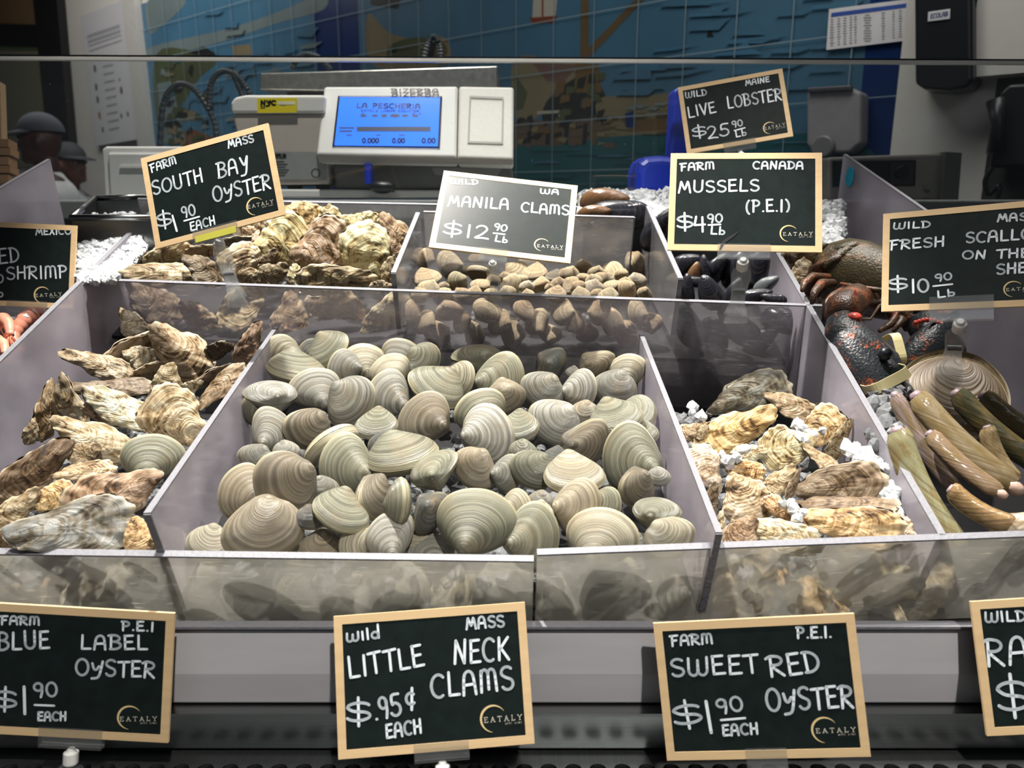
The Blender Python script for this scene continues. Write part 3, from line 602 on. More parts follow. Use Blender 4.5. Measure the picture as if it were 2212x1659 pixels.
mb = MB(); mb.add(*prism_x(-1.0, 1.0, [(Y4+.035, 0), (Y4+.035, Z3-.01), (Y4+.06, Z3-.005), (1.55, Z3-.01), (1.55, 0)])); mb.build('body_panel', MT['steeld'], body)
mb = MB(); mb.add(*prism_x(-.66, .66, [(yh-.12, 0), (yh-.12, zs-.125), (Y4+.02, zs-.125), (Y4+.02, 0)])); mb.build('plinth', MT['blackm'], body)
# bins
_l0, _l1, _r0, _r1 = (uvw(PT(*q, 0)) for q in ((315, 470), (-380, 1150), (1680, 545), (2035, 1155)))
def UL(v): return _l0[0] + (_l1[0] - _l0[0]) * (v - _l0[1]) / (_l1[1] - _l0[1]) + .008
def UR(v): return _r0[0] + (_r1[0] - _r0[0]) * (v - _r0[1]) / (_r1[1] - _r0[1]) - .008
def W0(v): return -0.116 - 0.15 * max(0, v)     # depth of the bin floor below the rim plane
tub = thing('display_tray', 'cloudy clear plastic tray floor holding the heaped shellfish bins', 'tray', TO)
mb = MB(); xs = (-.66, .66)
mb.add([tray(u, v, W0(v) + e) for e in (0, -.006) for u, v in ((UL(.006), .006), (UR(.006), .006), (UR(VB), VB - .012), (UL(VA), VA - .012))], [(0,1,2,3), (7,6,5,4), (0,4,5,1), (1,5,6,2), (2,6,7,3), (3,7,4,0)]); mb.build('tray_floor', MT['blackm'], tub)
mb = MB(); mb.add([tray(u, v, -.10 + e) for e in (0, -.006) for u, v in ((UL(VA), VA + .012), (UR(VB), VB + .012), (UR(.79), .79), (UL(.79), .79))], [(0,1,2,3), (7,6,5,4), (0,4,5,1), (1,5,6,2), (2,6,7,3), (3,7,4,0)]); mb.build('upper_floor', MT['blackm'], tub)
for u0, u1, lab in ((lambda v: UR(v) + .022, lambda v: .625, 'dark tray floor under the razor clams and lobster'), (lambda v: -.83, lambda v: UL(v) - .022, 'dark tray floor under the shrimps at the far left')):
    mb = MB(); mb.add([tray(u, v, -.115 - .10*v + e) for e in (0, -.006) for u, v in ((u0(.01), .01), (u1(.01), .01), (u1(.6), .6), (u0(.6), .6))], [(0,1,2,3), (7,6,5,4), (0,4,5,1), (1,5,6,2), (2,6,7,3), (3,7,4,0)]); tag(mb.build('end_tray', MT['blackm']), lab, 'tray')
def panel(name, label, quad, th, mat, edges=(0,), edge_mat='edge'):
    """a clear slab; its cut edges named in `edges` are sawn, cloudier strips"""
    n = (quad[1]-quad[0]).cross(quad[2]-quad[0]).normalized()
    t = thing(name, label, 'panel', (quad[0]+quad[1]+quad[2]+quad[3]) / 4)
    mb = MB(); mb.slab(quad, n, th); mb.build('sheet', MT[mat], t)
    for e in edges:
        a, b = quad[e], quad[(e+1) % len(quad)]; o = (sum(quad, Vector()) / len(quad) - (a+b)/2); d = (b-a).normalized(); o = (o - d*o.dot(d)).normalized()
        mb = MB(); mb.slab([a - o*.0012, b - o*.0012, b + o*.0006, a + o*.0006], n, th*1.02); mb.build('cut_edge', MT[edge_mat], t)
    return t
def fpanel(x0, y0, x1, y1, h): 
    a, b = PT(x0, y0, 0), PT(x1, y1, 0); return [a, b, b - TW*h, a - TW*h]
panel('front_panel', 'scuffed clear front panel before the left oysters and middle clams', fpanel(-760, 1182, 1153, 1208, .113), .007, 'front')
panel('front_panel', 'scuffed clear front panel before the right oysters and razor clams', fpanel(1160, 1194, 2640, 1138, .113), .007, 'front')
a, b = PT(258, 606, 0), PT(1780, 661, 0); va = VA; vb = VB
panel('cross_panel', 'wide clear cross panel between the upper bins and the front bins', [a, b, b - TW*.178, a - TW*.178], .006, 'cross')
a, b = PV(597, 707, vc(597) - .010), PV(318, 1110, .006)
panel('bin_divider', 'clear divider with sloping top between the left oysters and middle clams', [a, b, b - TW*.105, a - TW*.10], .006, 'lav', (0, 1))
a, b = PV(1385, 722, vc(1385) - .010), PV(1553, 1152, .006)
panel('bin_divider', 'clear divider with sloping top between the middle clams and right oysters', [a, b, b - TW*.105, a - TW*.10], .006, 'lav', (0, 1))
a, b = PT(330, 455, 0), PT(-380, 1150, 0)
panel('side_panel', 'long sloping lavender tinted side panel left of the oyster bins', [a, b, b - TW*.10, a - TW*.24], .007, 'lav', (0,))
a, b = PT(1622, 446, 0), PT(2036, 1158, 0)
panel('side_panel', 'sloping clear side panel between the right oysters and the razor clams', [a, b, b - TW*.10, a - TW*.22], .007, 'lav', (0,))
a, b = PV(298, 430, .80), PV(1262, 448, .80)
panel('clear_panel', 'grey clear panel along the back of the upper oyster bin', [a, b, b - TW*.12, a - TW*.12], .006, 'smoke')
a, b = PV(915, 458, .665), PV(1370, 470, .665)
panel('clear_panel', 'short clear panel behind the small clams under their price sign', [a, b, b - TW*.13, a - TW*.13], .005, 'smoke', (0, 1))
a, b, c = PV(903, 460, .72), PV(850, 590, vc(850) + .010), PV(848, 640, .492)
panel('small_divider', 'thick clear divider between the upper oysters and the small clams', [a, b, b - TW*.09, a - TW*.12], .007, 'smoke', (0, 1))
a, b = PV(1400, 446, .72), PV(1470, 602, vc(1470) + .010)
panel('small_divider', 'thick clear divider between the small clams and the mussels', [a, b, b - TW*.09, a - TW*.12], .007, 'smoke', (0, 1))
def px_u(px, py, X): d = X * FPX / (px - CX); return P(px, py, d)
q = [px_u(1825, 334, .635), px_u(2212, 592, .635), px_u(2700, 940, .635)]
q = [q[0], q[2], q[2] - Vector((0, 0, .25)), q[2]]; q[3] = Vector((.635, q[0].y + .02, q[0].z - .30))
rp = panel('side_panel', 'tall sloping lavender side panel behind the scallop price sign', q, .006, 'lav', (0,))
c0 = px_u(1836, 382, .6310); nrm = Vector((-1, 0, 0)); mb = MB()
mb.loft([c0 + Vector((-.0002, 0, 0)), c0 + Vector((-.001, 0, 0))], [.018, .018], 24, side=(0, 0, 1)); o = mb.build('round_sticker', M('turquoise_sticker', (0.02, 0.50, 0.75), 0.3)); tag(o, 'small round turquoise sticker on the tall right side panel', 'sticker')
q = [px_u(105, 345, -.84), px_u(-500, 700, -.84)]; q += [q[1] - Vector((0, 0, .3)), Vector((-.84, q[0].y + .05, q[0].z - .30))]
panel('side_panel', 'pointed lavender side panel at the far left beyond the shrimp sign', q, .006, 'lav', (0,))
# ice
def ice(name, label, pts, r0, r1, base=None):
    mb = MB(); rr = random.Random(len(pts))
    for p in pts:
        r = rr.uniform(r0, r1); Mx = Euler((rr.uniform(0, 6), rr.uniform(0, 6), rr.uniform(0, 6))).to_matrix()
        nu, nv = rr.choice(((7, 4), (6, 4), (7, 5))); b = len(mb.v)
        mb.ball(p, (r*rr.uniform(.8, 1.3), r, r*rr.uniform(.6, 1)), nu, nv, M=Mx, jit=.28)
    if base: mb.add(*base)
    return tag(mb.build(name, MT['icew' if name != 'crushed_ice' else 'ice']), label, 'ice', kind='stuff')
rr = random.Random(5)
def bed(u0, u1, plane, off, n, v0, v1):
    q, nn = plane; out = []
    for _ in range(n):
        u, v = rr.uniform(u0, u1), rr.uniform(v0, v1); p = tray(u, v, 0); l = (q - p).dot(nn) / TW.dot(nn); out.append(p + TW * (l - off + rr.uniform(-.008, .006)))
    return out
ice('crushed_ice', 'crushed ice glinting between the clams in the middle bin', bed(-.27, .15, PN, .066, 420, .03, .40), .005, .010)
ice('crushed_ice', 'crushed ice under the oysters in the left bin', bed(-.53, -.34, PL_, .055, 240, .03, .40), .005, .010)
ice('crushed_ice', 'crushed ice showing between the oysters in the right bin', bed(.215, .35, PR_, .050, 240, .03, .38), .005, .010)
ice('crushed_ice', 'crushed ice under the oysters in the upper bin', bed(-.44, -.16, PU, .05, 240, .60, .76), .005, .010)
ice('crushed_ice', 'crushed ice under the small clams', bed(-.10, .15, PM, .07, 260, .58, .63), .004, .007)
extra = [P(x, y, PLd) for x, y, PLd in []]
def heap(poly_pts, n, d0, d1, r0, r1, name, label):
    out = []
    for _ in range(n):
        t = rr.random(); s = rr.random(); x = poly_pts[0] + (poly_pts[2] - poly_pts[0]) * t; y = poly_pts[1] + (poly_pts[3] - poly_pts[1]) * s; out.append(P(x, y, d0 + (d1 - d0) * (1 - s) + rr.uniform(-.02, .02)))
    return ice(name, label, out, r0, r1)
heap((1255, 418, 1475, 470), 420, 1.30, 1.46, .006, .013, 'ice_heap', 'white ice heap behind the mussels and the blue scoop')
heap((1760, 440, 1815, 600), 300, 1.24, 1.42, .006, .013, 'ice_heap', 'white ice heap right of the mussels price sign around the lobster')
heap((1880, 840, 1960, 980), 70, .83, .93, .006, .012, 'crushed_ice', 'ice chunks beside the razor clams along the side panel')
def right_ice(): pass
ice('ice_chunk_heap', 'ice cubes along the side panel behind the right oysters', [PT(x + rr.uniform(-14, 14), y + rr.uniform(-10, 10), -.02) for x, y in ((1840,965),(1860,975),(1880,985),(1895,1000),(1905,1020),(1912,1045),(1920,1070),(1925,1090),(1928,1105),(1850,985),(1875,1005)) for _ in range(3)], .005, .009)
ice('ice_chunk_heap', 'clear ice lumps among the oysters in the middle of the right bin', [PR_[0]*0 + hit(x + rr.uniform(-16, 16), y + rr.uniform(-12, 12), PR_[0] + TW*.012, PR_[1]) for x, y in ((1715,915),(1735,935),(1750,945),(1765,930),(1560,990),(1580,985),(1600,980),(1700,1090),(1720,1100),(1735,1115),(1500,885),(1515,895)) for _ in range(2)], .004, .008)
# ------------------------------------------------------------------ handwriting
def arc(cx, cy, rx, ry, a0, a1, n=10): return [(cx + rx*math.cos(R(a0+(a1-a0)*i/n)), cy + ry*math.sin(R(a0+(a1-a0)*i/n))) for i in range(n+1)]
G = {
 'A': (.66, [[(0,0),(.08,.75),(.22,.98),(.40,.98),(.52,.75),(.58,0)], [(.05,.42),(.56,.44)]]),
 'B': (.62, [[(.08,1),(.06,0)], [(-.06,.96)] + arc(.22,.76,.30,.23,90,-90) + arc(.20,.26,.38,.27,90,-90) + [(.02,.0)]]),
 'C': (.62, [arc(.34,.5,.34,.5,48,300,16)]),
 'D': (.62, [[(.08,1),(.08,0)], [(-.02,.98)] + arc(.12,.5,.46,.49,90,-90,12) + [(.0,.01)]]),
 'E': (.54, [[(.06,1),(.04,0)], [(.04,.98),(.48,1.0)], [(.05,.52),(.42,.54)], [(.04,.01),(.52,.03)]]),
 'F': (.54, [[(.10,.98),(.06,-.02)], [(-.06,.96),(.52,1.0)], [(.06,.50),(.40,.53)]]),
 'H': (.62, [[(.06,1),(.04,0)], [(.54,1.02),(.52,0)], [(.05,.50),(.54,.52)]]),
 'I': (.22, [[(.10,1),(.09,0)]]),
 'K': (.60, [[(.07,1),(.05,0)], [(.54,1.0),(.08,.46)], [(.16,.52),(.56,0)]]),
 'L': (.54, [[(.08,1),(.05,.02),(.50,.02)]]),
 'M': (.82, [[(0,0),(.10,.55),(.18,1),(.40,.30),(.60,1),(.70,.5),(.76,0)]]),
 'm': (.82, [[(.02,0),(.06,.9)] + arc(.22,.72,.16,.26,160,0,8) + [(.37,.1)], arc(.54,.72,.17,.26,170,0,8) + [(.74,0)]]),
 'N': (.68, [[(.02,0),(.10,1),(.52,0),(.58,1.02)]]),
 'O': (.72, [arc(.34,.5,.34,.5,100,470,20)]),
 'P': (.56, [[(.07,1),(.05,0)], [(-.04,.97)] + arc(.20,.74,.30,.25,90,-90) + [(.06,.48)]]),
 'R': (.62, [[(.09,.96),(.04,0)], [(-.10,.90),(.10,1.0)] + arc(.26,.76,.28,.22,80,-100) + [(.10,.50),(.56,0)]]),
 'S': (.58, [arc(.30,.75,.26,.24,40,200,9) + [(.20,.55),(.40,.46)] + arc(.28,.25,.26,.25,40,-150,10)]),
 'T': (.58, [[(.30,.98),(.28,0)], [(-.02,.96),(.60,1.0)]]),
 'U': (.66, [[(.05,1),(.04,.4)] + arc(.30,.30,.26,.30,180,360,10) + [(.58,1)]]),
 'V': (.58, [[(.0,1),(.27,0),(.56,1)]]),
 'W': (.90, [[(.04,.98)] + arc(.22,.32,.20,.32,170,340,8) + [(.44,.85)] + arc(.62,.32,.20,.32,200,360,8) + [(.84,1.0)]]),
 'w': (.90, [[(.04,.78)] + arc(.22,.28,.20,.28,170,340,8) + [(.44,.62)] + arc(.62,.28,.20,.28,200,360,8) + [(.82,.80)]]),
 'i': (.20, [[(.09,.75),(.08,0)]]), 'l': (.20, [[(.09,1.0),(.08,0)]]),
 'd': (.56, [arc(.24,.30,.23,.30,60,400,14), [(.50,1.25),(.48,0)]]),
 'X': (.58, [[(.04,1),(.54,0)], [(.52,1),(.02,0)]]),
 'Y': (.60, [[(.04,1),(.22,.55),(.34,.52),(.52,1.02)], [(.54,1.02),(.42,.2),(.30,-.16),(.02,-.20)]]),
 'y': (.62, [[(.02,.78),(.12,.44),(.26,.40),(.40,.60)], [(.60,.92),(.46,.14),(.32,-.12),(.02,-.18)]]),
 'b': (.52, [[(.07,1),(.05,0)], arc(.25,.26,.20,.26,150,-160,12)]),
 'Z': (.56, [[(.04,.98),(.52,.98),(.04,.02),(.54,.02)]]),
 '$': (.70, [arc(.36,.70,.32,.18,20,190,9) + [(.20,.52),(.48,.46)] + arc(.34,.28,.34,.20,50,-160,10), [(.36,1.12),(.34,-.16)]]),
 'c': (.50, [arc(.26,.52,.24,.26,50,310,12), [(.36,1.0),(.26,.02)]]),
 '.': (.18, [[(.07,.03),(.09,.03)]]),
 '(': (.36, [arc(.40,.45,.36,.66,120,245,12)]), ')': (.36, [arc(-.08,.45,.38,.62,62,-55,12)]),
 '0': (.58, [arc(.27,.5,.27,.48,100,465,18)]), '1': (.24, [[(.12,1.0),(.10,0)]]),
 '2': (.62, [arc(.28,.72,.24,.26,160,-20,9) + [(.30,.30),(.02,.03),(.34,.03),(.60,-.02)]]),
 '4': (.60, [[(.12,1.0),(.02,.42),(.56,.44)], [(.44,.95),(.42,-.05)]]),
 '5': (.58, [[(.54,1.0),(.14,.98),(.10,.56)] + arc(.24,.30,.30,.30,95,-150,10)]),
 '9': (.52, [arc(.25,.72,.22,.26,30,390,14) + [(.44,.4),(.34,0)]]),
 '_': (1.0, [[(0,0),(1,.02)]]), ' ': (.45, []),
}
SERIF = {  # thin printed capitals with small serifs
 'E': (.62, [[(.12,0),(.12,1)], [(.02,1),(.52,1),(.54,.82)], [(.12,.52),(.42,.52)], [(.02,0),(.55,0),(.58,.2)]]),
 'A': (.74, [[(.10,0),(.36,1),(.64,0)], [(.20,.36),(.52,.36)], [(0,0),(.2,0)], [(.52,0),(.76,0)]]),
 'T': (.66, [[(.33,1),(.33,0)], [(.02,.84),(.04,1),(.62,1),(.64,.84)], [(.22,0),(.44,0)]]),
 'L': (.60, [[(.14,1),(.14,0)], [(.03,1),(.26,1)], [(.03,0),(.54,0),(.56,.22)]]),
 'Y': (.72, [[(.06,1),(.36,.5),(.66,1)], [(.36,.5),(.36,0)], [(.25,0),(.47,0)], [(0,1),(.16,1)], [(.56,1),(.72,1)]]),
 'i': (.26, [[(.12,.7),(.12,0)], [(.12,.95),(.12,1.0)]]), 'l': (.26, [[(.12,1),(.12,0)]]), 't': (.34, [[(.15,.95),(.15,0)], [(.02,.7),(.3,.7)]]), 'a': (.5, [arc(.22,.33,.2,.33,0,360,8), [(.42,.66),(.42,0)]]),
 'c': (.46, [arc(.24,.33,.2,.33,50,310,8)]), 'b': (.5, [[(.08,1),(.08,0)], arc(.27,.33,.2,.33,0,360,8)]), ' ': (.4, []),
}
def ribbon(mb, pl, hw, z, to, mi=0):
    pts = [Vector(to(*p)) for p in pl]
    for i in range(len(pts) - 1):
        a, b = pts[i], pts[i+1]; d = b - a
        if d.length < 1e-7: continue
        n = Vector((-d.y, d.x, 0)).normalized() * hw
        mb.add([a - n + Vector((0,0,z)), b - n + Vector((0,0,z)), b + n + Vector((0,0,z)), a + n + Vector((0,0,z))], [(0,1,2,3)], mi)
    for p in pts: mb.add([p + Vector((hw*math.cos(2*math.pi*k/8), hw*math.sin(2*math.pi*k/8), z)) for k in range(8)], [tuple(range(8))], mi)
def smooth_stroke(pl):
    if len(pl) < 3: return pl
    return [(v.x, v.y) for v in crom([(x, y, 0) for x, y in pl], 3, closed=False)]
def text_on(mb, s, p0, p1, h, hw, z, font=None, mi=0, smooth=True, jit=.03):
    """letters written along the base line from p0 to p1 (2D), h tall"""
    F = font or G; rr = random.Random(s); gap = .16 if font is None else .34
    tot = sum(F[c][0] + gap for c in s) - gap; p0 = Vector((p0[0], p0[1], 0)); p1 = Vector((p1[0], p1[1], 0)); d = (p1 - p0); ex = d / tot; ey = Vector((-d.y, d.x, 0)).normalized() * h; x = 0
    for c in s:
        adv, strokes = F[c]; dy = rr.uniform(-jit, jit); sl = rr.uniform(-jit, jit); sc = 1 + rr.uniform(-jit, jit)
        for st in strokes:
            st = smooth_stroke(st) if smooth and c not in 'LEFHITKNVXZ14' else st
            ribbon(mb, st, hw, z, lambda a, b, x=x: p0 + ex * (x + a + sl*b) + ey * (b*sc + dy), mi)
        x += adv + gap
# ------------------------------------------------------------------ price signs
def fit_sign(px, Wd, Hd):
    loc = [(-Wd/2, Hd/2), (Wd/2, Hd/2), (Wd/2, -Hd/2), (-Wd/2, -Hd/2)]
    wpx = ((Vector(px[1]) - Vector(px[0])).length + (Vector(px[2]) - Vector(px[3])).length) / 2
    cxp = sum(p[0] for p in px) / 4; cyp = sum(p[1] for p in px) / 4
    t = np.array([(cxp - CX)/FPX, (CY - cyp)/FPX, 1.0]) * (Wd * FPX / wpx)
    an = math.atan2(-(px[1][1]-px[0][1]), px[1][0]-px[0][0])
    prm = np.array([-0.35, 0.0, an, t[0], t[1], t[2]])
    def proj(q):
        Rm = np.array(Euler(q[:3], 'ZXY' if False else 'XYZ').to_matrix()); out = []
        for x, y in loc:
            v = Rm @ np.array([x, y, 0]); X, Y, Z = q[3] + v[0], q[4] + v[1], q[5] - v[2]
            out += [CX + FPX*X/Z, CY - FPX*Y/Z]
        return np.array(out)
    tgt = np.array([c for p in px for c in p]); lam = 1.0
    for _ in range(60):
        r = proj(prm) - tgt; J = np.zeros((8, 6))
        for k in range(6):
            e = np.zeros(6); e[k] = 1e-5; J[:, k] = (proj(prm + e) - proj(prm - e)) / 2e-5
        A_ = J.T @ J; g = J.T @ r; step = np.linalg.solve(A_ + lam*np.diag(np.diag(A_)), g); nw = prm - step
        if np.sum((proj(nw)-tgt)**2) < np.sum(r**2): prm = nw; lam *= .4
        else: lam *= 4
    Rm = np.array(Euler(prm[:3], 'XYZ').to_matrix())
    ax = lambda v: (RT*v[0] + UP*v[1] - FW*v[2])
    x, y, z = ax(Rm[:, 0]), ax(Rm[:, 1]), ax(Rm[:, 2])
    o = CAM + RT*prm[3] + UP*prm[4] + FW*prm[5]
    err = float(np.sqrt(np.mean((proj(prm)-tgt)**2)))
    return frame_m(o, x, y, z), err
SIGN_M = {}
def sign(key, label, px, Wd, words, logo, Hd=None, gash=None):
    Hd = Hd or Wd / 1.42; Mx, err = fit_sign(px, Wd, Hd); SIGN_M[key] = (Mx, Wd, Hd)
    print('SIGN', key, 'err %.1f' % err, 'depth %.3f' % depth(Mx.translation), 'tilt %.0f' % math.degrees(math.asin(max(-1, min(1, Mx.col[2][2])))), 'loc', [round(c, 3) for c in Mx.translation])
    Mi = Mx.inverted(); n = Mx.col[2].to_3d(); o = Mx.translation
    def L(x, y): q = Mi @ hit(x, y, o, n); return (q.x, q.y)
    s = (Vector(L(px[1][0]-1, px[1][1])) - Vector(L(px[0][0], px[0][1]))).length / (Vector(px[1]) - Vector(px[0])).length
    root = thing('price_sign', label, 'price sign', Mx)
    bw = Wd * .043; z0 = .0012
    mb = MB(); mb.box((-Wd/2+.0005, -Hd/2+.0005, -z0), (Wd/2-.0005, Hd/2-.0005, z0)); mb.build('chalkboard', MT['board'], root, world=False)
    mb = MB(); x, y = Wd/2, Hd/2
    for lo, hi in (((-x, y-bw, -z0-.0003), (x, y, z0+.0004)), ((-x, -y, -z0-.0003), (x, -y+bw, z0+.0004)), ((-x, -y+bw, -z0-.0003), (-x+bw, y-bw, z0+.0004)), ((x-bw, -y+bw, -z0-.0003), (x, y-bw, z0+.0004))): mb.box(lo, hi)
    mb.build('wooden_border', MT['wood'], root, world=False)
    mb = MB()
    for wd in words:
        t, x0, y0, x1, y1, hpx = wd[:6]; k = wd[6] if len(wd) > 6 else 1.0
        hh = hpx * s; hw = max(.0005, (.0008 + hh*.024) * k) * Wd/.172
        text_on(mb, t, L(x0, y0), L(x1, y1), hh, hw, z0 + .0003)
    mb.build('handwriting', MT['ink'], root, world=False)
    if logo:
        cx, cy, r, x0, y0, x1, y1, h = logo; mb = MB(); c = Vector(L(cx, cy) + (0,)); r *= s; ex = Vector(L(x1, y1) + (0,)) - Vector(L(x0, y0) + (0,)); ph = math.degrees(math.atan2(ex.y, ex.x))
        N = 30; vi = []; 
        for i in range(N + 1):
            a = R(ph + 30 + 235 * i / N); th = r * .16 * math.sin(math.pi * i / N) ** .8 + r*.015
            vi += [c + Vector(((r)*math.cos(a), r*math.sin(a), z0+.0003)), c + Vector(((r-th)*math.cos(a), (r-th)*math.sin(a), z0+.0003))]
        mb.add(vi, [(2*i, 2*i+2, 2*i+3, 2*i+1) for i in range(N)], 0)
        text_on(mb, 'EATALY', L(x0, y0), L(x1, y1), h*s*.8, .00021*Wd/.172, z0+.0004, SERIF, 1, False, 0)
        a0 = Vector(L(x0, y0)); a1 = Vector(L(x1, y1)); dn = Vector((a1-a0)).normalized(); dn = Vector((dn.y, -dn.x)); b0 = a0.lerp(a1, .55) + dn*h*s*.55; b1 = a0.lerp(a1, .98) + dn*h*s*.55
        text_on(mb, 'alti cibi', b0, b1, h*s*.30, .00012*Wd/.172, z0+.0004, SERIF, 1, False, 0)
        mb.build('logo', [MT['gold'], MT['cream']], root, world=False)
    if gash:
        mb = MB(); mb.add([Vector(L(*g) + (z0+.00055,)) for g in gash], [tuple(range(len(gash)))]); mb.build('torn_nick', MT['blackm'], root, world=False)
    return root
sign('neck', 'black price sign for little neck clams standing in front of the middle bin', [(723,1335),(1133,1299),(1157,1605),(728,1637)], .165,
 [('wild',750,1386,821,1376,22),('MASS',1008,1359,1090,1352,23),('LITTLE',756,1463,917,1436,42),('NECK',982,1432,1101,1424,46),('CLAmS',934,1508,1111,1487,47),('$',750,1562,802,1558,46),('.95',812,1554,869,1541,43),('c',879,1534,900,1532,46),('EACH',836,1594,912,1582,27)],
 (1065,1551,28,1046,1560,1128,1553,13))
sign('red', 'black oyster price sign standing in front of the right bin', [(1413,1345),(1842,1327),(1884,1630),(1437,1642)], .165,
 [('FARm',1451,1394,1540,1389,22),('P.E.I.',1722,1377,1796,1376,23),('SWEET',1451,1460,1640,1451,39),('RED',1665,1460,1773,1449,45),('OySTER',1658,1534,1844,1526,46),('$',1459,1569,1519,1561,50),('1',1531,1581,1543,1580,70),('90',1553,1543,1607,1532,32),('_',1557,1554,1609,1550,23),('EACH',1562,1588,1638,1584,23)],
 (1780,1575,28,1762,1582,1848,1579,12))
sign('blue', 'black oyster price sign at the lower left before the left bin', [(-40,1306),(385,1318),(358,1607),(-42,1577)], .163,
 [('FARm',5,1347,88,1349,18),('P.E.I',266,1360,334,1362,20),('BLUE',-2,1402,109,1399,38),('LABEL',177,1401,321,1401,31),('OySTER',166,1456,336,1462,35),('$',-12,1528,38,1530,44),('1',50,1540,64,1540,62),('90',77,1506,127,1502,32),('_',77,1521,119,1523,20),('EACH',84,1555,145,1555,19)],
 (281,1548,27,261,1556,341,1555,12))
sign('razor', 'black price sign for razor clams cut off at the lower right corner', [(2097,1298),(2520,1274),(2566,1566),(2128,1590)], .163,
 [('WILD',2127,1343,2215,1340,22),('RAZOR',2132,1437,2370,1426,60),('$',2157,1540,2224,1536,78)], None)
sign('south', 'black oyster price sign tilted above the upper oyster bin', [(305,343),(580,267),(617,464),(338,539)], .172,
 [('FARm',329,373,383,354,17),('MASS',495,321,550,307,16),('SOUTH',333,422,441,393,29),('BAY',473,385,540,370,33),('OySTER',464,437,587,407,31),('$',343,494,374,486,32),('1',380,501,388,498,36),('90',397,473,425,464,24),('_',399,478,432,469,20),('EACH',414,500,467,485,18)],
 (552,446,19,537,452,592,439,9))
sign('manila', 'scratched black price sign for small clams clipped over the small clam bin', [(957,370),(1250,403),(1230,570),(928,535)], .184,
 [('WILD',974,399,1033,400,13),('WA',1167,419,1207,422,13),('MANILA',968,446,1099,454,27),('CLAmS',1126,459,1229,466,25),('$',957,508,996,511,34),('12',1006,514,1055,517,32),('90',1067,498,1094,502,17),('_',1066,505,1090,508,20),('Lb',1069,522,1096,526,14)],
 (1170,530,16,1160,535,1216,538,8))
sign('mussel', 'black price sign for mussels with a torn lower border above the mussel bin', [(1447,332),(1777,332),(1774,545),(1443,541)], .185,
 [('FARm',1471,370,1543,366,17),('CANADA',1627,366,1735,366,17),('MUSSELS',1466,417,1640,413,27),('(P.E.I)',1611,459,1706,457,27),('$',1463,496,1497,494,34),('4',1500,500,1525,499,34),('90',1529,483,1561,481,20),('_',1530,487,1556,486,20),('Lb',1535,506,1566,507,17)],
 (1703,505,19,1691,510,1755,509,9), gash=[(1553,541),(1559,522),(1575,511),(1597,500),(1584,513),(1566,526),(1557,541)])
sign('lobster', 'small black price sign for live lobster tilted in front of the blue scoop', [(1463,192),(1690,147),(1713,297),(1485,331)], .172,
 [('WILD',1481,213,1527,206,14),('MAINE',1611,186,1662,177,12),('LIVE',1488,255,1547,243,26),('LOBSTER',1573,235,1689,216,28),('$',1497,299,1527,293,26),('25',1530,300,1576,292,28),('90',1583,277,1605,272,15),('_',1586,283,1609,277,15),('Lb',1590,297,1613,292,14)],
 (1662,277,14,1652,282,1696,272,8))
sign('scallop', 'black price sign for fresh scallops cut off by the right edge of the photo', [(1907,460),(2290,432),(2292,655),(1904,678)], .172,
 [('WILD',1930,496,2010,492,17),('MASS',2155,480,2238,476,19),('FRESH',1924,541,2040,532,25),('SCALLOPS',2087,526,2280,514,27),('ON',2080,561,2130,559,21),('THE',2153,559,2225,556,22),('SHELL',2153,593,2262,586,25),('$',1920,630,1961,626,36),('10',1969,634,2008,630,36),('90',2022,610,2057,604,19),('_',2016,619,2057,615,20),('Lb',2026,644,2064,638,17)],
 (2188,625,20,2173,630,2240,625,9))
sign('shrimp', 'black price sign for red shrimp cut off by the left edge of the photo', [(-92,477),(168,487),(158,668),(-98,655)], .172,
 [('MEXICO',79,508,155,506,14),('RED',-25,571,44,566,32),('SHRImP',16,604,147,600,27),('90',-20,612,9,611,18),('Lb',-20,641,9,641,18)],
 (92,637,18,78,642,135,638,8))
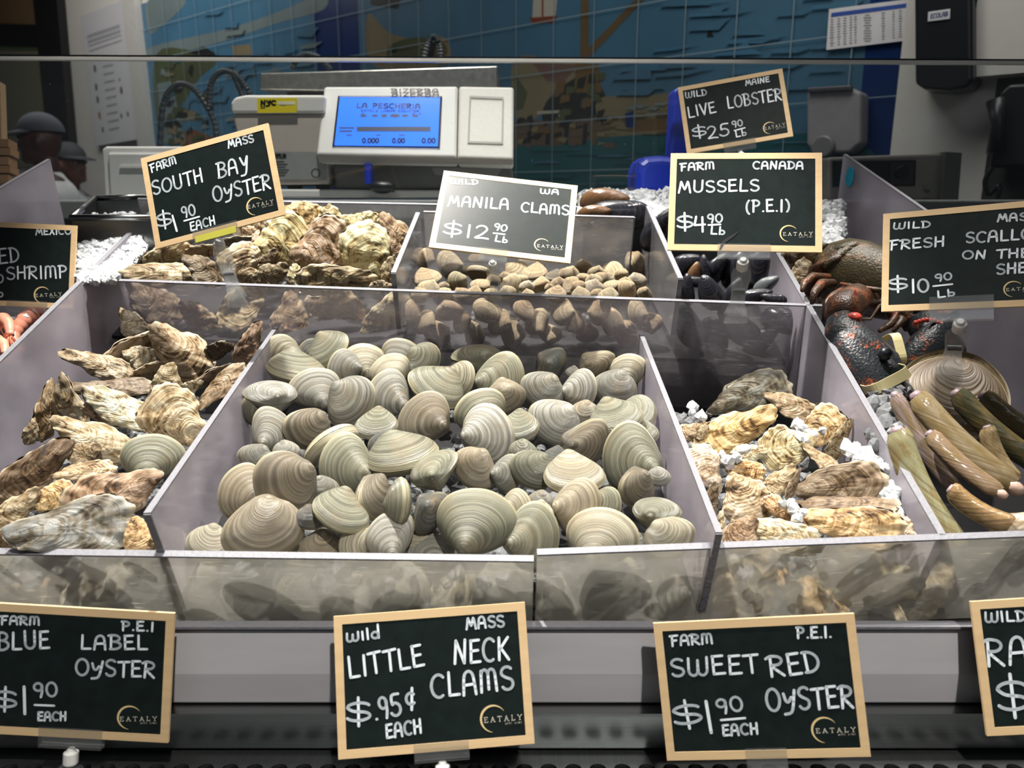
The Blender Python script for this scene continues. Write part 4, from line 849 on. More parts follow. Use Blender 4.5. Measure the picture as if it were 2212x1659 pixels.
# ------------------------------------------------------------------ sign holders
def holder(key, fpx, label, side=0.0, gw=.30, foot=True, yellow=False, scale=1.0, gh=.016, base='panel'):
    Mx, Wd, Hd = SIGN_M[key]; x, y, z = (Mx.col[i].to_3d().normalized() for i in range(3)); b = Mx.translation - y*Hd/2 + x*side
    foot_p = fpx; root = thing('sign_holder', label, 'sign holder', foot_p)
    gwd = Wd*gw
    mb = MB(); F = frame_m(b, x, y, z)
    mb.box((-gwd/2, -gh*.45, .0022), (gwd/2, gh*.55, .0034), F); mb.box((-gwd/2, -gh*.45, -.0034), (gwd/2, gh*.55, -.0022), F); mb.box((-gwd/2, -gh*.45-.002, -.0034), (gwd/2, -gh*.45, .0034), F)
    mb.build('grip', MT['clear'], root)
    if yellow:
        mb = MB(); mb.box((-gwd*.46, -gh*.42, .0036), (gwd*.46, gh*.10, .0042), F); mb.build('yellow_slip', M('yellow_slip', (0.55, 0.52, 0.08), 0.4), root)
    k = b - y*(gh*.45+.002); up = (y*.5 + Vector((0, 0, 1))*.5).normalized(); r = .0062*scale
    dn = (foot_p - k).normalized(); e = k + dn*.016*scale
    mb = MB(); mb.loft([k + dn*.0005, k + dn*.003, k + dn*.004, e - dn*.002, e], [r*.5, r*.6, r, r, r*.7], 16); mb.build('swivel', MT['white'], root, smooth=False, bevel=.0008)
    L_ = (foot_p - e).length; sd = x - dn*x.dot(dn); sd.normalize(); nn = sd.cross(dn).normalized()
    mb = MB()
    prof = [(0, .0085), (.10, .0105), (.25, .0095), (.5, .0075), (.72, .0085), (.92, .0125), (1, .013)]
    for sgn in (1, -1):
        pts = [e + dn*L_*t + nn*sgn*(.0018 + .006*max(0, t-.3)**1.0) for t, _ in prof]; mb.loft(pts, [(wd*scale, .0011) for _, wd in prof], 12, side=sd)
    mb.build('clamp', MT['clear'], root, smooth=False)
    mb = MB(); c = e + dn*L_*.42
    mb.loft([c - sd*.006*scale, c + sd*.006*scale], [.0032, .0032], 10); mb.build('spring_pin', MT['steel'], root)
    if base == 'shelf':
        mb = MB(); mb.box((-.018, -.014, 0), (.018, .014, .003), Matrix.Translation(foot_p)); mb.build('foot', MT['clear'], root, bevel=.001)
    return root
def crossp(px, py): return PV(px, py, vc(px) - .014)
holder('south', crossp(515, 655), 'clear clip holder with a yellow slip under the tilted oyster sign', side=-.005, gw=.34, yellow=True, scale=1.1)
holder('manila', crossp(1072, 655), 'narrow clear clip holder under the scratched small clam sign', side=-.008, gw=.2, scale=.9)
holder('mussel', crossp(1588, 690), 'clear clip holder with white joint under the mussels sign', gw=.34, scale=1.2)
holder('scallop', PT(2050, 800, -.01), 'clear clip holder with white joint under the scallop sign', side=-.006, gw=.36, scale=1.2, gh=.026)
SHZ = Vector((0, 0, zs))
def shelfp(px, py): return hit(px, py, SHZ, Vector((0, 0, 1)))
def under(key, side=0): Mx, Wd, Hd = SIGN_M[key]; p = Mx @ Vector((side, -Hd/2 - .03, 0)); return Vector((p.x, p.y - .004, min(zs, p.z - .012)))
holder('neck', under('neck', .004), 'clear clip holder with white knob under the little neck sign', side=.004, gw=.28, gh=.013)
holder('red', under('red', 0), 'clear grip holder without knob under the oyster sign before the right bin', gw=.2, gh=.016)
holder('blue', under('blue', -.002), 'clear clip holder with white knob under the lower left oyster sign', side=-.002, gw=.33)
holder('lobster', PT(1640, 420, .0) if False else P(1612, 420, 1.30), 'white jointed clip holder between the lobster and mussels signs', side=.0, gw=.3)
holder('shrimp', P(20, 780, 1.12), 'clear clip holder under the shrimp sign at the left edge', side=0.02, gw=.34)
holder('razor', under('razor'), 'clear clip holder under the cut off razor clam sign', gw=.3)
# ------------------------------------------------------------------ razor clams
def razor_proto(var):
    key = ('razor', var)
    if key in PROTO: return PROTO[key]
    rr = random.Random(var); bend = rr.uniform(.03, .05); meshes = []; pv = []; pf = []
    for sgn in (1, -1):
        vs = []; fs = []; ring = []; nx, ny = 28, 12
        for i in range(nx + 1):
            x = -.5 + i / nx; e = min(1, min((i + .0) / 2.2, (nx - i) / 2.2)); yc = -bend * (1 - (2*x)**2); hw = .088 * (.72 + .28 * e)
            for j in range(ny + 1):
                a = math.pi * j / ny; c = math.cos(a); s = math.sin(a) ** .75
                vs.append((x, yc + hw * c, sgn * (.002 + .062 * (.8 + .2*e) * s))); ring.append(.5 + .5 * abs(c) * .9 if False else min(1, abs(x + .42 - .25*c) * 1.1))
        for i in range(nx):
            for j in range(ny):
                q = (i*(ny+1)+j, (i+1)*(ny+1)+j, (i+1)*(ny+1)+j+1, i*(ny+1)+j+1); fs.append(q if sgn > 0 else q[::-1])
        me = bpy.data.meshes.new('razor_valve'); me.from_pydata(vs, [], fs); me.materials.append(MT['razor']); me.polygons.foreach_set('use_smooth', [True]*len(me.polygons))
        for nm in ('ring', 'ang'): a = me.attributes.new(nm, 'FLOAT', 'POINT'); a.data.foreach_set('value', ring)
        meshes.append(me); b = len(pv)
        for i in range(0, nx + 1, 7):
            for j in range(0, ny + 1, 3): pv.append(Vector(vs[i*(ny+1)+j]) * .9)
        for i in range(4):
            for j in range(4): pf.append((b+i*5+j, b+(i+1)*5+j, b+(i+1)*5+j+1, b+i*5+j+1))
    PROTO[key] = (meshes, None, pv, pf); return PROTO[key]
MT['flesh'] = M('clam_flesh', (0.72, 0.50, 0.40), 0.25, var=.15, scale=40, coat=.3)
MT['siphon'] = M('siphon_skin', (0.30, 0.22, 0.24), 0.3, var=.3, scale=60, bump=.3)
PZ = plane_vw(0, -0.0, 0.48, -0.05)
RZ = [  # ends in the photo, width px, colour, flesh at the second end, label
 ((2130,928),(2195,1030),38,(.36,.27,.15),0,'curved tan razor clam at the right edge below the long ones'),
 ((2150,1150),(2290,1095),52,(.55,.47,.38),0,'pale razor clam resting against the front panel at the lower right'),
 ((2090,922),(2150,932),16,(.5,.3,.2),1,'short pinkish brown razor clam tip between two dark ones'),
 ((1930,862),(2068,1045),36,(.30,.23,.22),1,'purplish grey ringed razor clam with its pale foot hanging out'),
 ((2010,948),(2152,1050),40,(.26,.18,.12),1,'brown razor clam lying under the big purplish brown one'),
 ((2130,866),(2300,960),46,(.12,.11,.06),0,'dark gleaming razor clam at the right edge above the others'),
 ((2070,862),(2262,1000),50,(.07,.075,.04),0,'nearly black green razor clam with a bright wet streak'),
 ((1980,868),(2178,1030),56,(.28,.22,.13),1,'large purplish brown razor clam with a dark end'),
 ((2058,1068),(2178,1120),46,(.32,.20,.10),0,'short reddish brown razor clam near the front panel'),
 ((1932,940),(2072,1165),60,(.27,.26,.15),0,'big wet olive razor clam leaning on the clear side panel'),
]
for i, (a, b, wpx, col, fl, lab) in enumerate(RZ):
    mx, my = (a[0]+b[0])/2, (a[1]+b[1])/2; Lp = math.hypot(b[0]-a[0], b[1]-a[1]); an = math.degrees(math.atan2(-(b[1]-a[1]), b[0]-a[0]))
    root = place('razor', 'razor_clam', i % 3, mx, my, Lp, an, 0, (12, -14, 25)[i % 3], col, PZ, wr=wpx/(Lp*.176), th=wpx/(Lp*.176), cat='razor clam', label=lab, group='razor clams in the right end bin', maxl=.05)
    mb = MB(); pts = [(.47,-.004,0),(.52,-.0,0),(.56,.004,0),(.60,.012,0)]
    if fl: mb.loft(pts, [(.055,.045),(.062,.05),(.058,.045),(.04,.03)], 10); mb.build('foot', MT['flesh'], root, smooth=True, world=False)
    mb = MB(); mb.loft([(-.47,-.004,0),(-.51,0,0),(-.54,.006,0)], [(.05,.04),(.055,.045),(.035,.03)], 10); mb.build('siphon', MT['siphon'], root, smooth=True, world=False)
# ------------------------------------------------------------------ scallop
PS = (P(2055, 850, .95), (FW * -0.72 + UP * .69).normalized())
for x, y, L, dz_, col, lab in ((2052,868,222,0,(.17,.12,.07),'large brown scallop behind the razor clams with pale rim'),):
    root = place('scallop', 'scallop', 0, x, y, L, 84, -28, 4, col, (P(2055, 850, .93), -FW), cat='scallop', label=lab, gape=0)
    kids = list(root.children); kids[1].location = (0.0, .10, -.02); kids[1].color = (.55, .42, .22, 1); kids[1]['label'] = 'yellowish lower valve'
    mb = MB(); mb.loft([(-.47,-.28,-.01),(-.44,-.05,-.02),(-.42,.12,-.02)], [(.02,.012),(.05,.02),(.01,.01)], 8); mb.build('mantle', MT['flesh'], root, smooth=True, world=False)
# ------------------------------------------------------------------ lobster
def lobmat(name, dark, hot, thr):
    m, ns, ls, b = newmat(name); tc = ND(ns, 'ShaderNodeTexCoord')
    n1 = ND(ns, 'ShaderNodeTexNoise'); n1.inputs['Scale'].default_value = 48; n1.inputs['Detail'].default_value = 8
    n2 = ND(ns, 'ShaderNodeTexNoise'); n2.inputs['Scale'].default_value = 330; n2.inputs['Detail'].default_value = 3
    ad = ND(ns, 'ShaderNodeMath', operation='MULTIPLY_ADD'); ad.inputs[1].default_value = .5
    for n in (n1, n2): ls.new(tc.outputs['Object'], n.inputs['Vector'])
    ls.new(n2.outputs['Fac'], ad.inputs[0]); ls.new(n1.outputs['Fac'], ad.inputs[2])
    mr = ND(ns, 'ShaderNodeMapRange'); mr.inputs[1].default_value = thr; mr.inputs[2].default_value = thr + .1; ls.new(ad.outputs[0], mr.inputs[0])
    mx = ND(ns, 'ShaderNodeMix', data_type='RGBA'); mx.inputs[6].default_value = dark + (1,); mx.inputs[7].default_value = hot + (1,); ls.new(mr.outputs[0], mx.inputs[0]); ls.new(mx.outputs[2], b.inputs['Base Color'])
    b.inputs['Roughness'].default_value = .3; bp = ND(ns, 'ShaderNodeBump'); bp.inputs['Strength'].default_value = .6; bp.inputs['Distance'].default_value = .002; ls.new(n2.outputs['Fac'], bp.inputs['Height']); ls.new(bp.outputs[0], b.inputs['Normal']); return m
MT['lobs'] = lobmat('lobster_carapace', (.075, .060, .030), (.20, .12, .055), .80); MT['lobc'] = lobmat('lobster_claw', (.022, .026, .030), (.36, .085, .03), .845); MT['lobr'] = lobmat('lobster_joint', (.075, .042, .025), (.22, .075, .035), .80)
lob = thing('lobster', 'dark live lobster with orange mottled banded claws between the mussels and scallop signs', 'lobster', P(1880, 640, 1.06))
def seg(path, rad, mat, name, parent=lob, nt=14, side=None, smooth=True):
    mb = MB(); mb.loft([P(*p) for p in path], rad, nt, side=side); o = mb.build(name, mat, parent, smooth=smooth); return o
# carapace: arched shield
mb = MB(); c0 = P(1862, 606, 1.10)
path = [(1765,560,1.15),(1775,562,1.145),(1800,575,1.14),(1840,592,1.13),(1890,612,1.11),(1940,632,1.09),(1985,655,1.06),(2010,668,1.04)]
seg(path, [(.006,.006),(.028,.024),(.046,.036),(.052,.042),(.050,.041),(.042,.036),(.026,.024),(.005,.005)], MT['lobs'], 'carapace', nt=24, side=UP)
for k in range(4):
    t = k * .022; seg([(1752+k*16, 640-k*24, 1.13),(1768+k*15, 585-k*16, 1.12),(1800+k*13, 555-k*8, 1.115),(1850+k*10, 545-k*3, 1.12)], [(.006,.012),(.010,.016),(.010,.016),(.004,.010)], MT['lobr' if k == 0 else 'lobs'], 'abdomen_plate', nt=10)
seg([(1945,605,1.02),(1905,628,1.03),(1860,622,1.035),(1815,612,1.05)], [.002,.004,.004,.002], MT['lobr'], 'carapace_rim')
# first claw: arm, wrist, palm and banded fingers
arm = seg([(1880,655,1.06),(1850,645,1.04),(1822,668,1.01),(1815,690,1.0)], [.016,.021,.024,.020], MT['lobr'], 'claw_arm')
for x, y in ((1822,652),(1846,642),(1800,672),(1858,668),(1842,672),(1808,660)): rel(mk('spine', [P(x, y, 1.0)+v*.0045 for v in (RT, -RT, UP*2.2-FW*.5, -FW)], [(0,2,3),(1,3,2),(0,3,1),(0,1,2)], M('red_spine', (.5,.07,.05), .3) if 'spine' not in MT else MT['spine']), arm); MT['spine'] = bpy.data.materials['red_spine']
claw = seg([(1812,688,.995),(1822,715,.985),(1850,755,.97),(1885,795,.955),(1905,830,.945),(1915,862,.94),(1918,880,.94)], [(.016,.018),(.026,.022),(.034,.026),(.037,.027),(.031,.024),(.022,.018),(.006,.006)], MT['lobc'], 'claw', nt=20, side=RT)
seg([(1905,785,.945),(1925,815,.935),(1938,850,.93),(1945,875,.93)], [(.014,.012),(.016,.013),(.012,.011),(.004,.004)], MT['lobc'], 'claw_finger', parent=lob, nt=14)
rel(mk('red_knob', *(lambda m: (m.v, m.f))(MB().ball(P(1845, 686, .975), (.010, .008, .007), 12, 8)), MT['spine'], None, True), lob)
rel(mk('joint_knob', *(lambda m: (m.v, m.f))(MB().ball(P(1912, 764, .925), (.0085, .0085, .0085), 12, 8)), MT['black'], None, True), lob)
# second claw lying in the shade
seg([(1930,665,1.06),(1960,680,1.07),(1975,700,1.06)], [.015,.018,.016], MT['lobr'], 'claw_arm')
c2 = seg([(1970,700,1.05),(1995,705,1.04),(2025,715,1.03),(2035,745,1.02),(2000,775,1.01),(1960,785,1.01),(1945,785,1.01)], [(.014,.012),(.028,.022),(.036,.026),(.040,.028),(.036,.026),(.022,.018),(.006,.006)], MT['lobc'], 'claw', nt=18, side=UP)
for k in range(8): rel(mk('claw_tooth', *(lambda m: (m.v, m.f))(MB().ball(P(1978 + k*8, 697 - 6*math.sin(k*.45) + (k > 5)*3, 1.0), .0035, 6, 4)), MT['spine'], None, True), c2)
for pth in ([(1800,612,1.06),(1775,612,1.04),(1760,630,1.02),(1754,655,1.01)], [(1790,600,1.08),(1755,598,1.07),(1738,612,1.06),(1733,628,1.05)], [(1835,620,1.06),(1800,640,1.04),(1785,655,1.03),(1780,690,1.02)], [(1900,650,1.05),(1930,680,1.04),(1950,690,1.03),(1930,715,1.02)], [(1920,655,1.05),(1945,668,1.04),(1925,700,1.03),(1900,715,1.02)]):
    seg(pth, [.006,.0065,.0055,.003], MT['lobr'], 'leg', nt=8)
seg([(1960,640,1.05),(1985,625,1.04),(2010,690,1.03),(2030,690,1.02)], [.002,.0022,.0018,.001], MT['lobr'], 'antenna', nt=6)
seg([(1935,650,1.04),(1900,660,1.02),(1880,690,.99),(1795,690,.99)], [.002,.0022,.0018,.001], MT['lobr'], 'antenna', nt=6)
for x, y in ((1925,652),(1948,660)): rel(mk('eye', *(lambda m: (m.v, m.f))(MB().ball(P(x, y, 1.03), .0045, 8, 6)), MT['black'], None, True), lob)
MT['band'] = M('pale_yellow_band', (.78, .68, .36), .45)
def band(name, label, pa, pb, r, w_, d):
    a, b = P(*pa), P(*pb); ax = (b - a); L = ax.length; ax.normalize(); c = (a + b) / 2; e = (FW - ax*FW.dot(ax)).normalized(); wv = ax.cross(e).normalized(); mb = MB(); N = 32; vs = []; fs = []
    for i in range(N):
        t = 2*math.pi*i/N; k = math.copysign(abs(math.cos(t))**.5, math.cos(t)); s = math.copysign(abs(math.sin(t))**.5, math.sin(t)); p = c + ax*(L/2*k) + e*(r*s)
        for du, dr in ((-w_/2, 0), (w_/2, 0), (w_/2, -.0012), (-w_/2, -.0012)): vs.append(p + wv*du + (p - c).normalized()*dr)
    for i in range(N):
        j = (i+1) % N; fs += [(4*i+q, 4*j+q, 4*j+(q+1) % 4, 4*i+(q+1) % 4) for q in range(4)]
    mb.add(vs, fs); return tag(mb.build(name, MT['band'], smooth=False), label, 'rubber band')
band('rubber_band', 'wide pale yellow rubber band around the near lobster claw', (1864,842,.935), (1953,796,.925), .030, .013, 0)
band('rubber_band', 'narrow yellow rubber band standing behind the near lobster claw', (1918,725,.995), (1936,795,.985), .022, .012, 0)
# shellfish beside the lobster: dark oyster lumps under its legs
for x, y, L, a, c, lab in ((1745,560,110,20,'d','dark oyster behind the mussel sign beside the lobster'), (1742,615,80,60,'b','rough brown oyster under the lobster legs'), (1790,640,70,30,'w','pale oyster piece beside the lobster claw arm'), (1735,590,70,100,'t','mottled tan oyster left of the lobster tail')):
    place('oyster', 'oyster', (x // 7) % 6, x, y, L, a, 0, 10, OYC[c][1], (P(1745, 600, 1.16), -FW), wr=1.2, cat='oyster', label=lab, group='oysters beside the lobster', maxl=.01)
# ------------------------------------------------------------------ shrimp at the far left
MT['shrimp'] = M('shrimp_shell', (.85, .33, .22), .25, var=.3, scale=60, coat=.3)
MT['shrimpp'] = M('shrimp_leg', (.85, .55, .45), .3)
for pts, r, lab in (([(80,678,1.14),(58,690,1.13),(40,708,1.12),(30,728,1.11),(34,748,1.10)], .014, 'pink red shrimp curled below the shrimp sign'), ([(98,670,1.16),(80,673,1.155),(64,684,1.15),(58,698,1.14)], .012, 'orange shrimp tail showing behind the curled one'),
                    ([(-10,700,1.09),(5,690,1.09),(18,700,1.08),(22,725,1.07)], .012, 'pale pink shrimp lying at the left edge'), ([(-35,745,1.07),(-10,735,1.07),(8,745,1.06),(10,765,1.05)], .011, 'small pink shrimp under the others at the left edge')):
    root = thing('shrimp', lab, 'shrimp', P(*pts[0]), 'shrimps in the left end bin'); cr = [Vector(v) for v in [P(*p) for p in pts]]; cv = crom([tuple(v) for v in cr], 5, closed=False); n = len(cv)
    mb = MB(); mb.loft(cv, [r * (1 - .65*i/n) * (1.0 + .10*((i % 3) == 0)) * (.5 if i == 0 else 1) for i in range(n)], 14); mb.build('body', MT['shrimp'], root, smooth=True)
    mb = MB(); e = cv[-1]; d = (cv[-1] - cv[-3]).normalized(); s = d.cross(FW).normalized()
    for k in (-1, 0, 1): mb.loft([e, e + d*.012 + s*k*.006, e + d*.018 + s*k*.010], [(.002,.001),(.004,.001),(.001,.0005)], 6)
    mb.build('tail_fan', MT['shrimp'], root)
    for k in range(3): q = cv[3 + 4*k]; mb = MB(); mb.loft([q, q + Vector((-.004, -.006, -.012)), q + Vector((.002, -.010, -.020))], [.0018, .0014, .0006], 6); mb.build('leg', MT['shrimpp'], root)
ice('crushed_ice', 'crushed ice under the shrimps at the far left', [P(x, y, d) for x, y, d in [(rr.uniform(-90, 80), rr.uniform(690, 790), rr.uniform(1.12, 1.18)) for _ in range(200)] if x < 70 - (y - 690)], .006, .011)
# ------------------------------------------------------------------ glass guard behind the bins
YG = 1.52
def PY(px, py, Y): return hit(px, py, Vector((0, Y, 0)), Vector((0, 1, 0)))
def glassmat():
    m, ns, ls, b = newmat('guard_glass'); ns.remove(b); out = ns['Material Output']
    tr = ND(ns, 'ShaderNodeBsdfTransparent'); tr.inputs[0].default_value = (.93, .95, .95, 1); gl = ND(ns, 'ShaderNodeBsdfGlossy'); gl.inputs['Roughness'].default_value = .03; df = ND(ns, 'ShaderNodeBsdfDiffuse'); df.inputs[0].default_value = (.8, .82, .82, 1)
    lw = ND(ns, 'ShaderNodeLayerWeight'); pw = ND(ns, 'ShaderNodeMath', operation='POWER'); pw.inputs[1].default_value = 4; ls.new(lw.outputs['Facing'], pw.inputs[0]); fr = ND(ns, 'ShaderNodeMath', operation='MULTIPLY_ADD'); fr.inputs[1].default_value = .4; fr.inputs[2].default_value = .03; ls.new(pw.outputs[0], fr.inputs[0]); tc = ND(ns, 'ShaderNodeTexCoord'); v = ND(ns, 'ShaderNodeTexVoronoi'); v.inputs['Scale'].default_value = 26; ls.new(tc.outputs['Object'], v.inputs['Vector'])
    lt = ND(ns, 'ShaderNodeMath', operation='LESS_THAN'); lt.inputs[1].default_value = .035; ls.new(v.outputs['Distance'], lt.inputs[0])
    sc = ND(ns, 'ShaderNodeMath', operation='MULTIPLY_ADD', use_clamp=True); sc.inputs[1].default_value = .18; sc.inputs[2].default_value = .012; ls.new(lt.outputs[0], sc.inputs[0])
    a = ND(ns, 'ShaderNodeMixShader'); ls.new(sc.outputs[0], a.inputs[0]); ls.new(tr.outputs[0], a.inputs[1]); ls.new(df.outputs[0], a.inputs[2])
    c = ND(ns, 'ShaderNodeMixShader'); ls.new(fr.outputs[0], c.inputs[0]); ls.new(a.outputs[0], c.inputs[1]); ls.new(gl.outputs[0], c.inputs[2]); ls.new(c.outputs[0], out.inputs[0]); return m
ga, gb = PY(-200, 127, YG), PY(2420, 139, YG)
gl_ = thing('glass_guard', 'upright clear glass guard with polished top edge between the bins and the scale', 'glass guard', (ga + gb) / 2)
mb = MB(); mb.slab([ga, gb, Vector((gb.x, YG, 1.02)), Vector((ga.x, YG, 1.02))], (0, 1, 0), .008); mb.build('pane', glassmat(), gl_)
mb = MB(); mb.slab([ga + Vector((0, 0, .0045)), gb + Vector((0, 0, .0050)), gb - Vector((0, 0, .0020)), ga - Vector((0, 0, .0020))], (0, 1, 0), .009); mb.build('polished_edge', M('edge_glint', (.92, .90, .80), .2, var=.2, scale=9), gl_, bevel=.0008)  # cream colour stands in for lamp light reflected along the edge
mb = MB(); mb.slab([ga + Vector((0, 0, .0075)), gb + Vector((0, 0, .0075)), gb + Vector((0, 0, .0050)), ga + Vector((0, 0, .0050))], (0, 1, 0), .009); mb.build('refraction_strip', MT['black'], gl_)  # dark strip added to imitate the refraction line above the glass edge
# ------------------------------------------------------------------ room
def flat(name, q, mat, kind=True):
    o = mk(name, q, [(0, 1, 2, 3)], mat); o['kind'] = 'structure'; return o
MT['floor'] = M('grey_floor_tiles', (.25, .24, .23), .5); MT['wallw'] = M('off_white_wall', (.62, .61, .57), .6, var=.05)
flat('floor', [Vector((-8, -3, 0)), Vector((8, -3, 0)), Vector((8, 12, 0)), Vector((-8, 12, 0))], MT['floor'])
WU = Vector((0, 0, 1))
def wc(p): q = p - WO; return q.dot(WD), p.z
def wp(s, z, off=0.0): q = WO + WD*s + WN*off; return Vector((q.x, q.y, z))
sA = wc(WP(320, 200))[0]; sB = wc(WP(1988, 300))[0]; sL = -7.5; sR = wc(WP(2420, 300))[0]
wall = MB(); q = [wp(sL, 0), wp(sR + 1.5, 0), wp(sR + 1.5, 3.4), wp(sL, 3.4)]; wall.slab(q, WN, .1)
wall.v = [v - WN*.056 for v in wall.v]; wo = wall.build('wall_back', MT['wallw']); wo['kind'] = 'structure'
cl = mk('ceiling', [Vector((-8, -3, 3.6)), Vector((8, -3, 3.6)), Vector((8, 12, 3.6)), Vector((-8, 12, 3.6))], [(3, 2, 1, 0)], M('dark_ceiling', (.05, .05, .05), .8)); cl['kind'] = 'structure'
# painted tile panel
mur = thing('tile_mural', 'painted blue tile mural of a harbour covering the wall behind the scale', 'mural', wp((sA + sB) / 2, 1.0))
PT_ = {}
def pm(k, col, var=.25, sc=3): PT_[k] = M('mural_' + k, col, .3, var=var, scale=sc); return k
for k, c, v in (('sea', (.048, .125, .195), .3), ('seal', (.050, .140, .225), .3), ('deep', (.012, .085, .10), .3), ('navy', (.002, .022, .11), .2), ('fog', (.13, .175, .18), .3), ('sand', (.17, .145, .085), .45), ('green', (.06, .075, .035), .5), ('dark', (.016, .020, .018), .5), ('wood', (.12, .075, .03), .3), ('mast', (.10, .075, .04), .4), ('hull', (.15, .04, .02), .3), ('sail', (.34, .33, .28), .2), ('pink', (.13, .075, .06), .4), ('rock', (.10, .075, .06), .6), ('grout', (.20, .28, .32), .1), ('rust', (.15, .07, .035), .4)): pm(k, c, v)
keys = list(PT_); mb = MB(); lay_n = [0]
def rect(x0, x1, k, z0=.6, z1=2.6):
    s0, s1 = wc(WP(x0, 430))[0], wc(WP(x1, 430))[0]; mb.slab([wp(s0, z0), wp(s1, z0), wp(s1, z1), wp(s0, z1)], WN, .008, keys.index(k))
rect(348, 700, 'seal'); rect(700, 792, 'navy'); rect(792, 1838, 'sea'); rect(1838, 1985, 'navy'); rect(322, 348, 'navy')
def paint(pts, k):
    lay_n[0] += 1; off = .0045 + lay_n[0]*.000032; mb.add([WP(x, y, off) for x, y in (crom([(x, y, 0) for x, y in pts], 4) and [(v.x, v.y) for v in crom([(x, y, 0) for x, y in pts], 4)] if len(pts) > 4 else pts)], [tuple(range(len(pts)*4 if len(pts) > 4 else len(pts)))], keys.index(k))
paint([(320,0),(400,0),(380,30),(345,60),(322,70)], 'fog'); paint([(330,100),(500,60),(640,10),(700,-20),(700,20),(600,50),(480,90),(335,125)], 'fog')
paint([(335,120),(420,110),(470,130),(430,170),(400,220),(380,280),(345,300)], 'green'); paint([(372,230),(420,240),(430,260),(390,262)], 'sand'); paint([(405,112),(440,100),(470,118),(440,125)], 'dark'); paint([(500,100),(540,95),(545,118),(505,120)], 'sand'); paint([(350,290),(420,280),(470,300),(400,320)], 'rust'); paint([(340,180),(370,175),(400,300),(350,310)], 'fog')
paint([(794,30),(840,70),(900,85),(960,80),(970,135),(880,150),(800,135)], 'sand'); paint([(840,100),(900,80),(960,95),(950,130),(850,135)], 'green'); paint([(800,-30),(870,-30),(860,20),(800,10)], 'dark'); paint([(925,75),(945,80),(935,130),(915,128)], 'dark')
paint([(1110,130),(1200,128),(1260,140),(1215,200),(1150,260),(1115,255)], 'sand'); paint([(1150,135),(1250,140),(1215,180),(1180,175)], 'pink'); paint([(1112,160),(1140,200),(1130,235),(1112,240)], 'green')
paint([(1180,220),(1260,160),(1300,190),(1310,250),(1250,290),(1180,280)], 'dark'); paint([(1112,262),(1200,262),(1300,255),(1330,280),(1310,310),(1200,318),(1112,325)], 'rock'); paint([(1290,215),(1380,210),(1470,205),(1470,290),(1380,295),(1310,290)], 'sand'); paint([(1340,255),(1440,258),(1450,280),(1360,285)], 'wood')
paint([(1112,322),(1200,315),(1330,295),(1480,290),(1840,300),(1840,420),(1112,420)], 'deep')
paint([(1255,-20),(1272,-20),(1272,128),(1253,128)], 'mast'); paint([(1245,125),(1290,125),(1300,200),(1240,200)], 'wood'); paint([(1270,105),(1380,-10),(1400,-10),(1275,122)], 'mast')
paint([(1144,38),(1204,33),(1198,48),(1150,52)], 'hull'); paint([(1152,-4),(1204,-8),(1200,34),(1150,38)], 'sail'); paint([(1170,-4),(1174,-4),(1174,36),(1170,36)], 'hull'); paint([(1526,80),(1530,66),(1536,66),(1542,80)], 'dark')
for k in range(9): paint([(1120+k*20, 268), (1130+k*20, 265), (1126+k*20, 312), (1118+k*20, 314)], 'dark' if k % 2 else 'wood')
paint([(1160,240),(1210,238),(1210,244),(1160,247)], 'sail'); paint([(1350,245),(1368,240),(1372,275),(1352,275)], 'navy')
rm = random.Random(3)
for i in range(16): x = 800 + rm.uniform(0, 160); y = 96 + rm.uniform(0, 34); paint([(x, y), (x + rm.uniform(6, 16), y - rm.uniform(-2, 4)), (x + rm.uniform(5, 14), y + rm.uniform(5, 12)), (x - 2, y + 8)], rm.choice(('green', 'dark', 'sand', 'wood', 'rock')))
for i in range(46): x = 1112 + rm.uniform(0, 210); y = 250 + rm.uniform(0, 66); paint([(x, y), (x + rm.uniform(6, 20), y - rm.uniform(-3, 4)), (x + rm.uniform(5, 18), y + rm.uniform(4, 14)), (x - 3, y + 9)], rm.choice(('dark', 'rock', 'wood', 'dark', 'sand')))
for i in range(14): x = 1195 + rm.uniform(0, 110); y = 150 + rm.uniform(0, 95); paint([(x, y), (x + rm.uniform(8, 26), y - rm.uniform(-3, 6)), (x + rm.uniform(5, 20), y + rm.uniform(10, 30)), (x - 3, y + 18)], rm.choice(('dark', 'wood', 'green', 'mast')))
for i in range(18): x = 1300 + rm.uniform(0, 160); y = 222 + rm.uniform(0, 64); paint([(x, y), (x + rm.uniform(10, 34), y - rm.uniform(-2, 3)), (x + rm.uniform(10, 30), y + rm.uniform(3, 9)), (x - 3, y + 6)], rm.choice(('sand', 'rock', 'wood', 'fog')))
for i in range(34): x = 340 + rm.uniform(0, 110); y = 115 + rm.uniform(0, 190); paint([(x, y), (x + rm.uniform(6, 24), y - rm.uniform(-6, 6)), (x + rm.uniform(5, 20), y + rm.uniform(6, 22)), (x - 4, y + 12)], rm.choice(('green', 'fog', 'sand', 'dark', 'green', 'sea')))
for i in range(40): x = 1115 + rm.uniform(0, 720); y = 300 + rm.uniform(0, 100); paint([(x, y), (x + rm.uniform(30, 110), y - rm.uniform(0, 5)), (x + rm.uniform(30, 100), y + rm.uniform(1, 4)), (x - 6, y + 3)], rm.choice(('sea', 'deep', 'deep')))
for i in range(40): x = 1270 + rm.uniform(0, 560); y = -20 + rm.uniform(0, 230); paint([(x, y), (x + rm.uniform(40, 140), y - rm.uniform(4, 22)), (x + rm.uniform(40, 130), y + rm.uniform(2, 8)), (x - 6, y + 8)], rm.choice(('sea', 'sea', 'seal'))) if x > 1300 + max(0, (110 - y)) * .9 else None
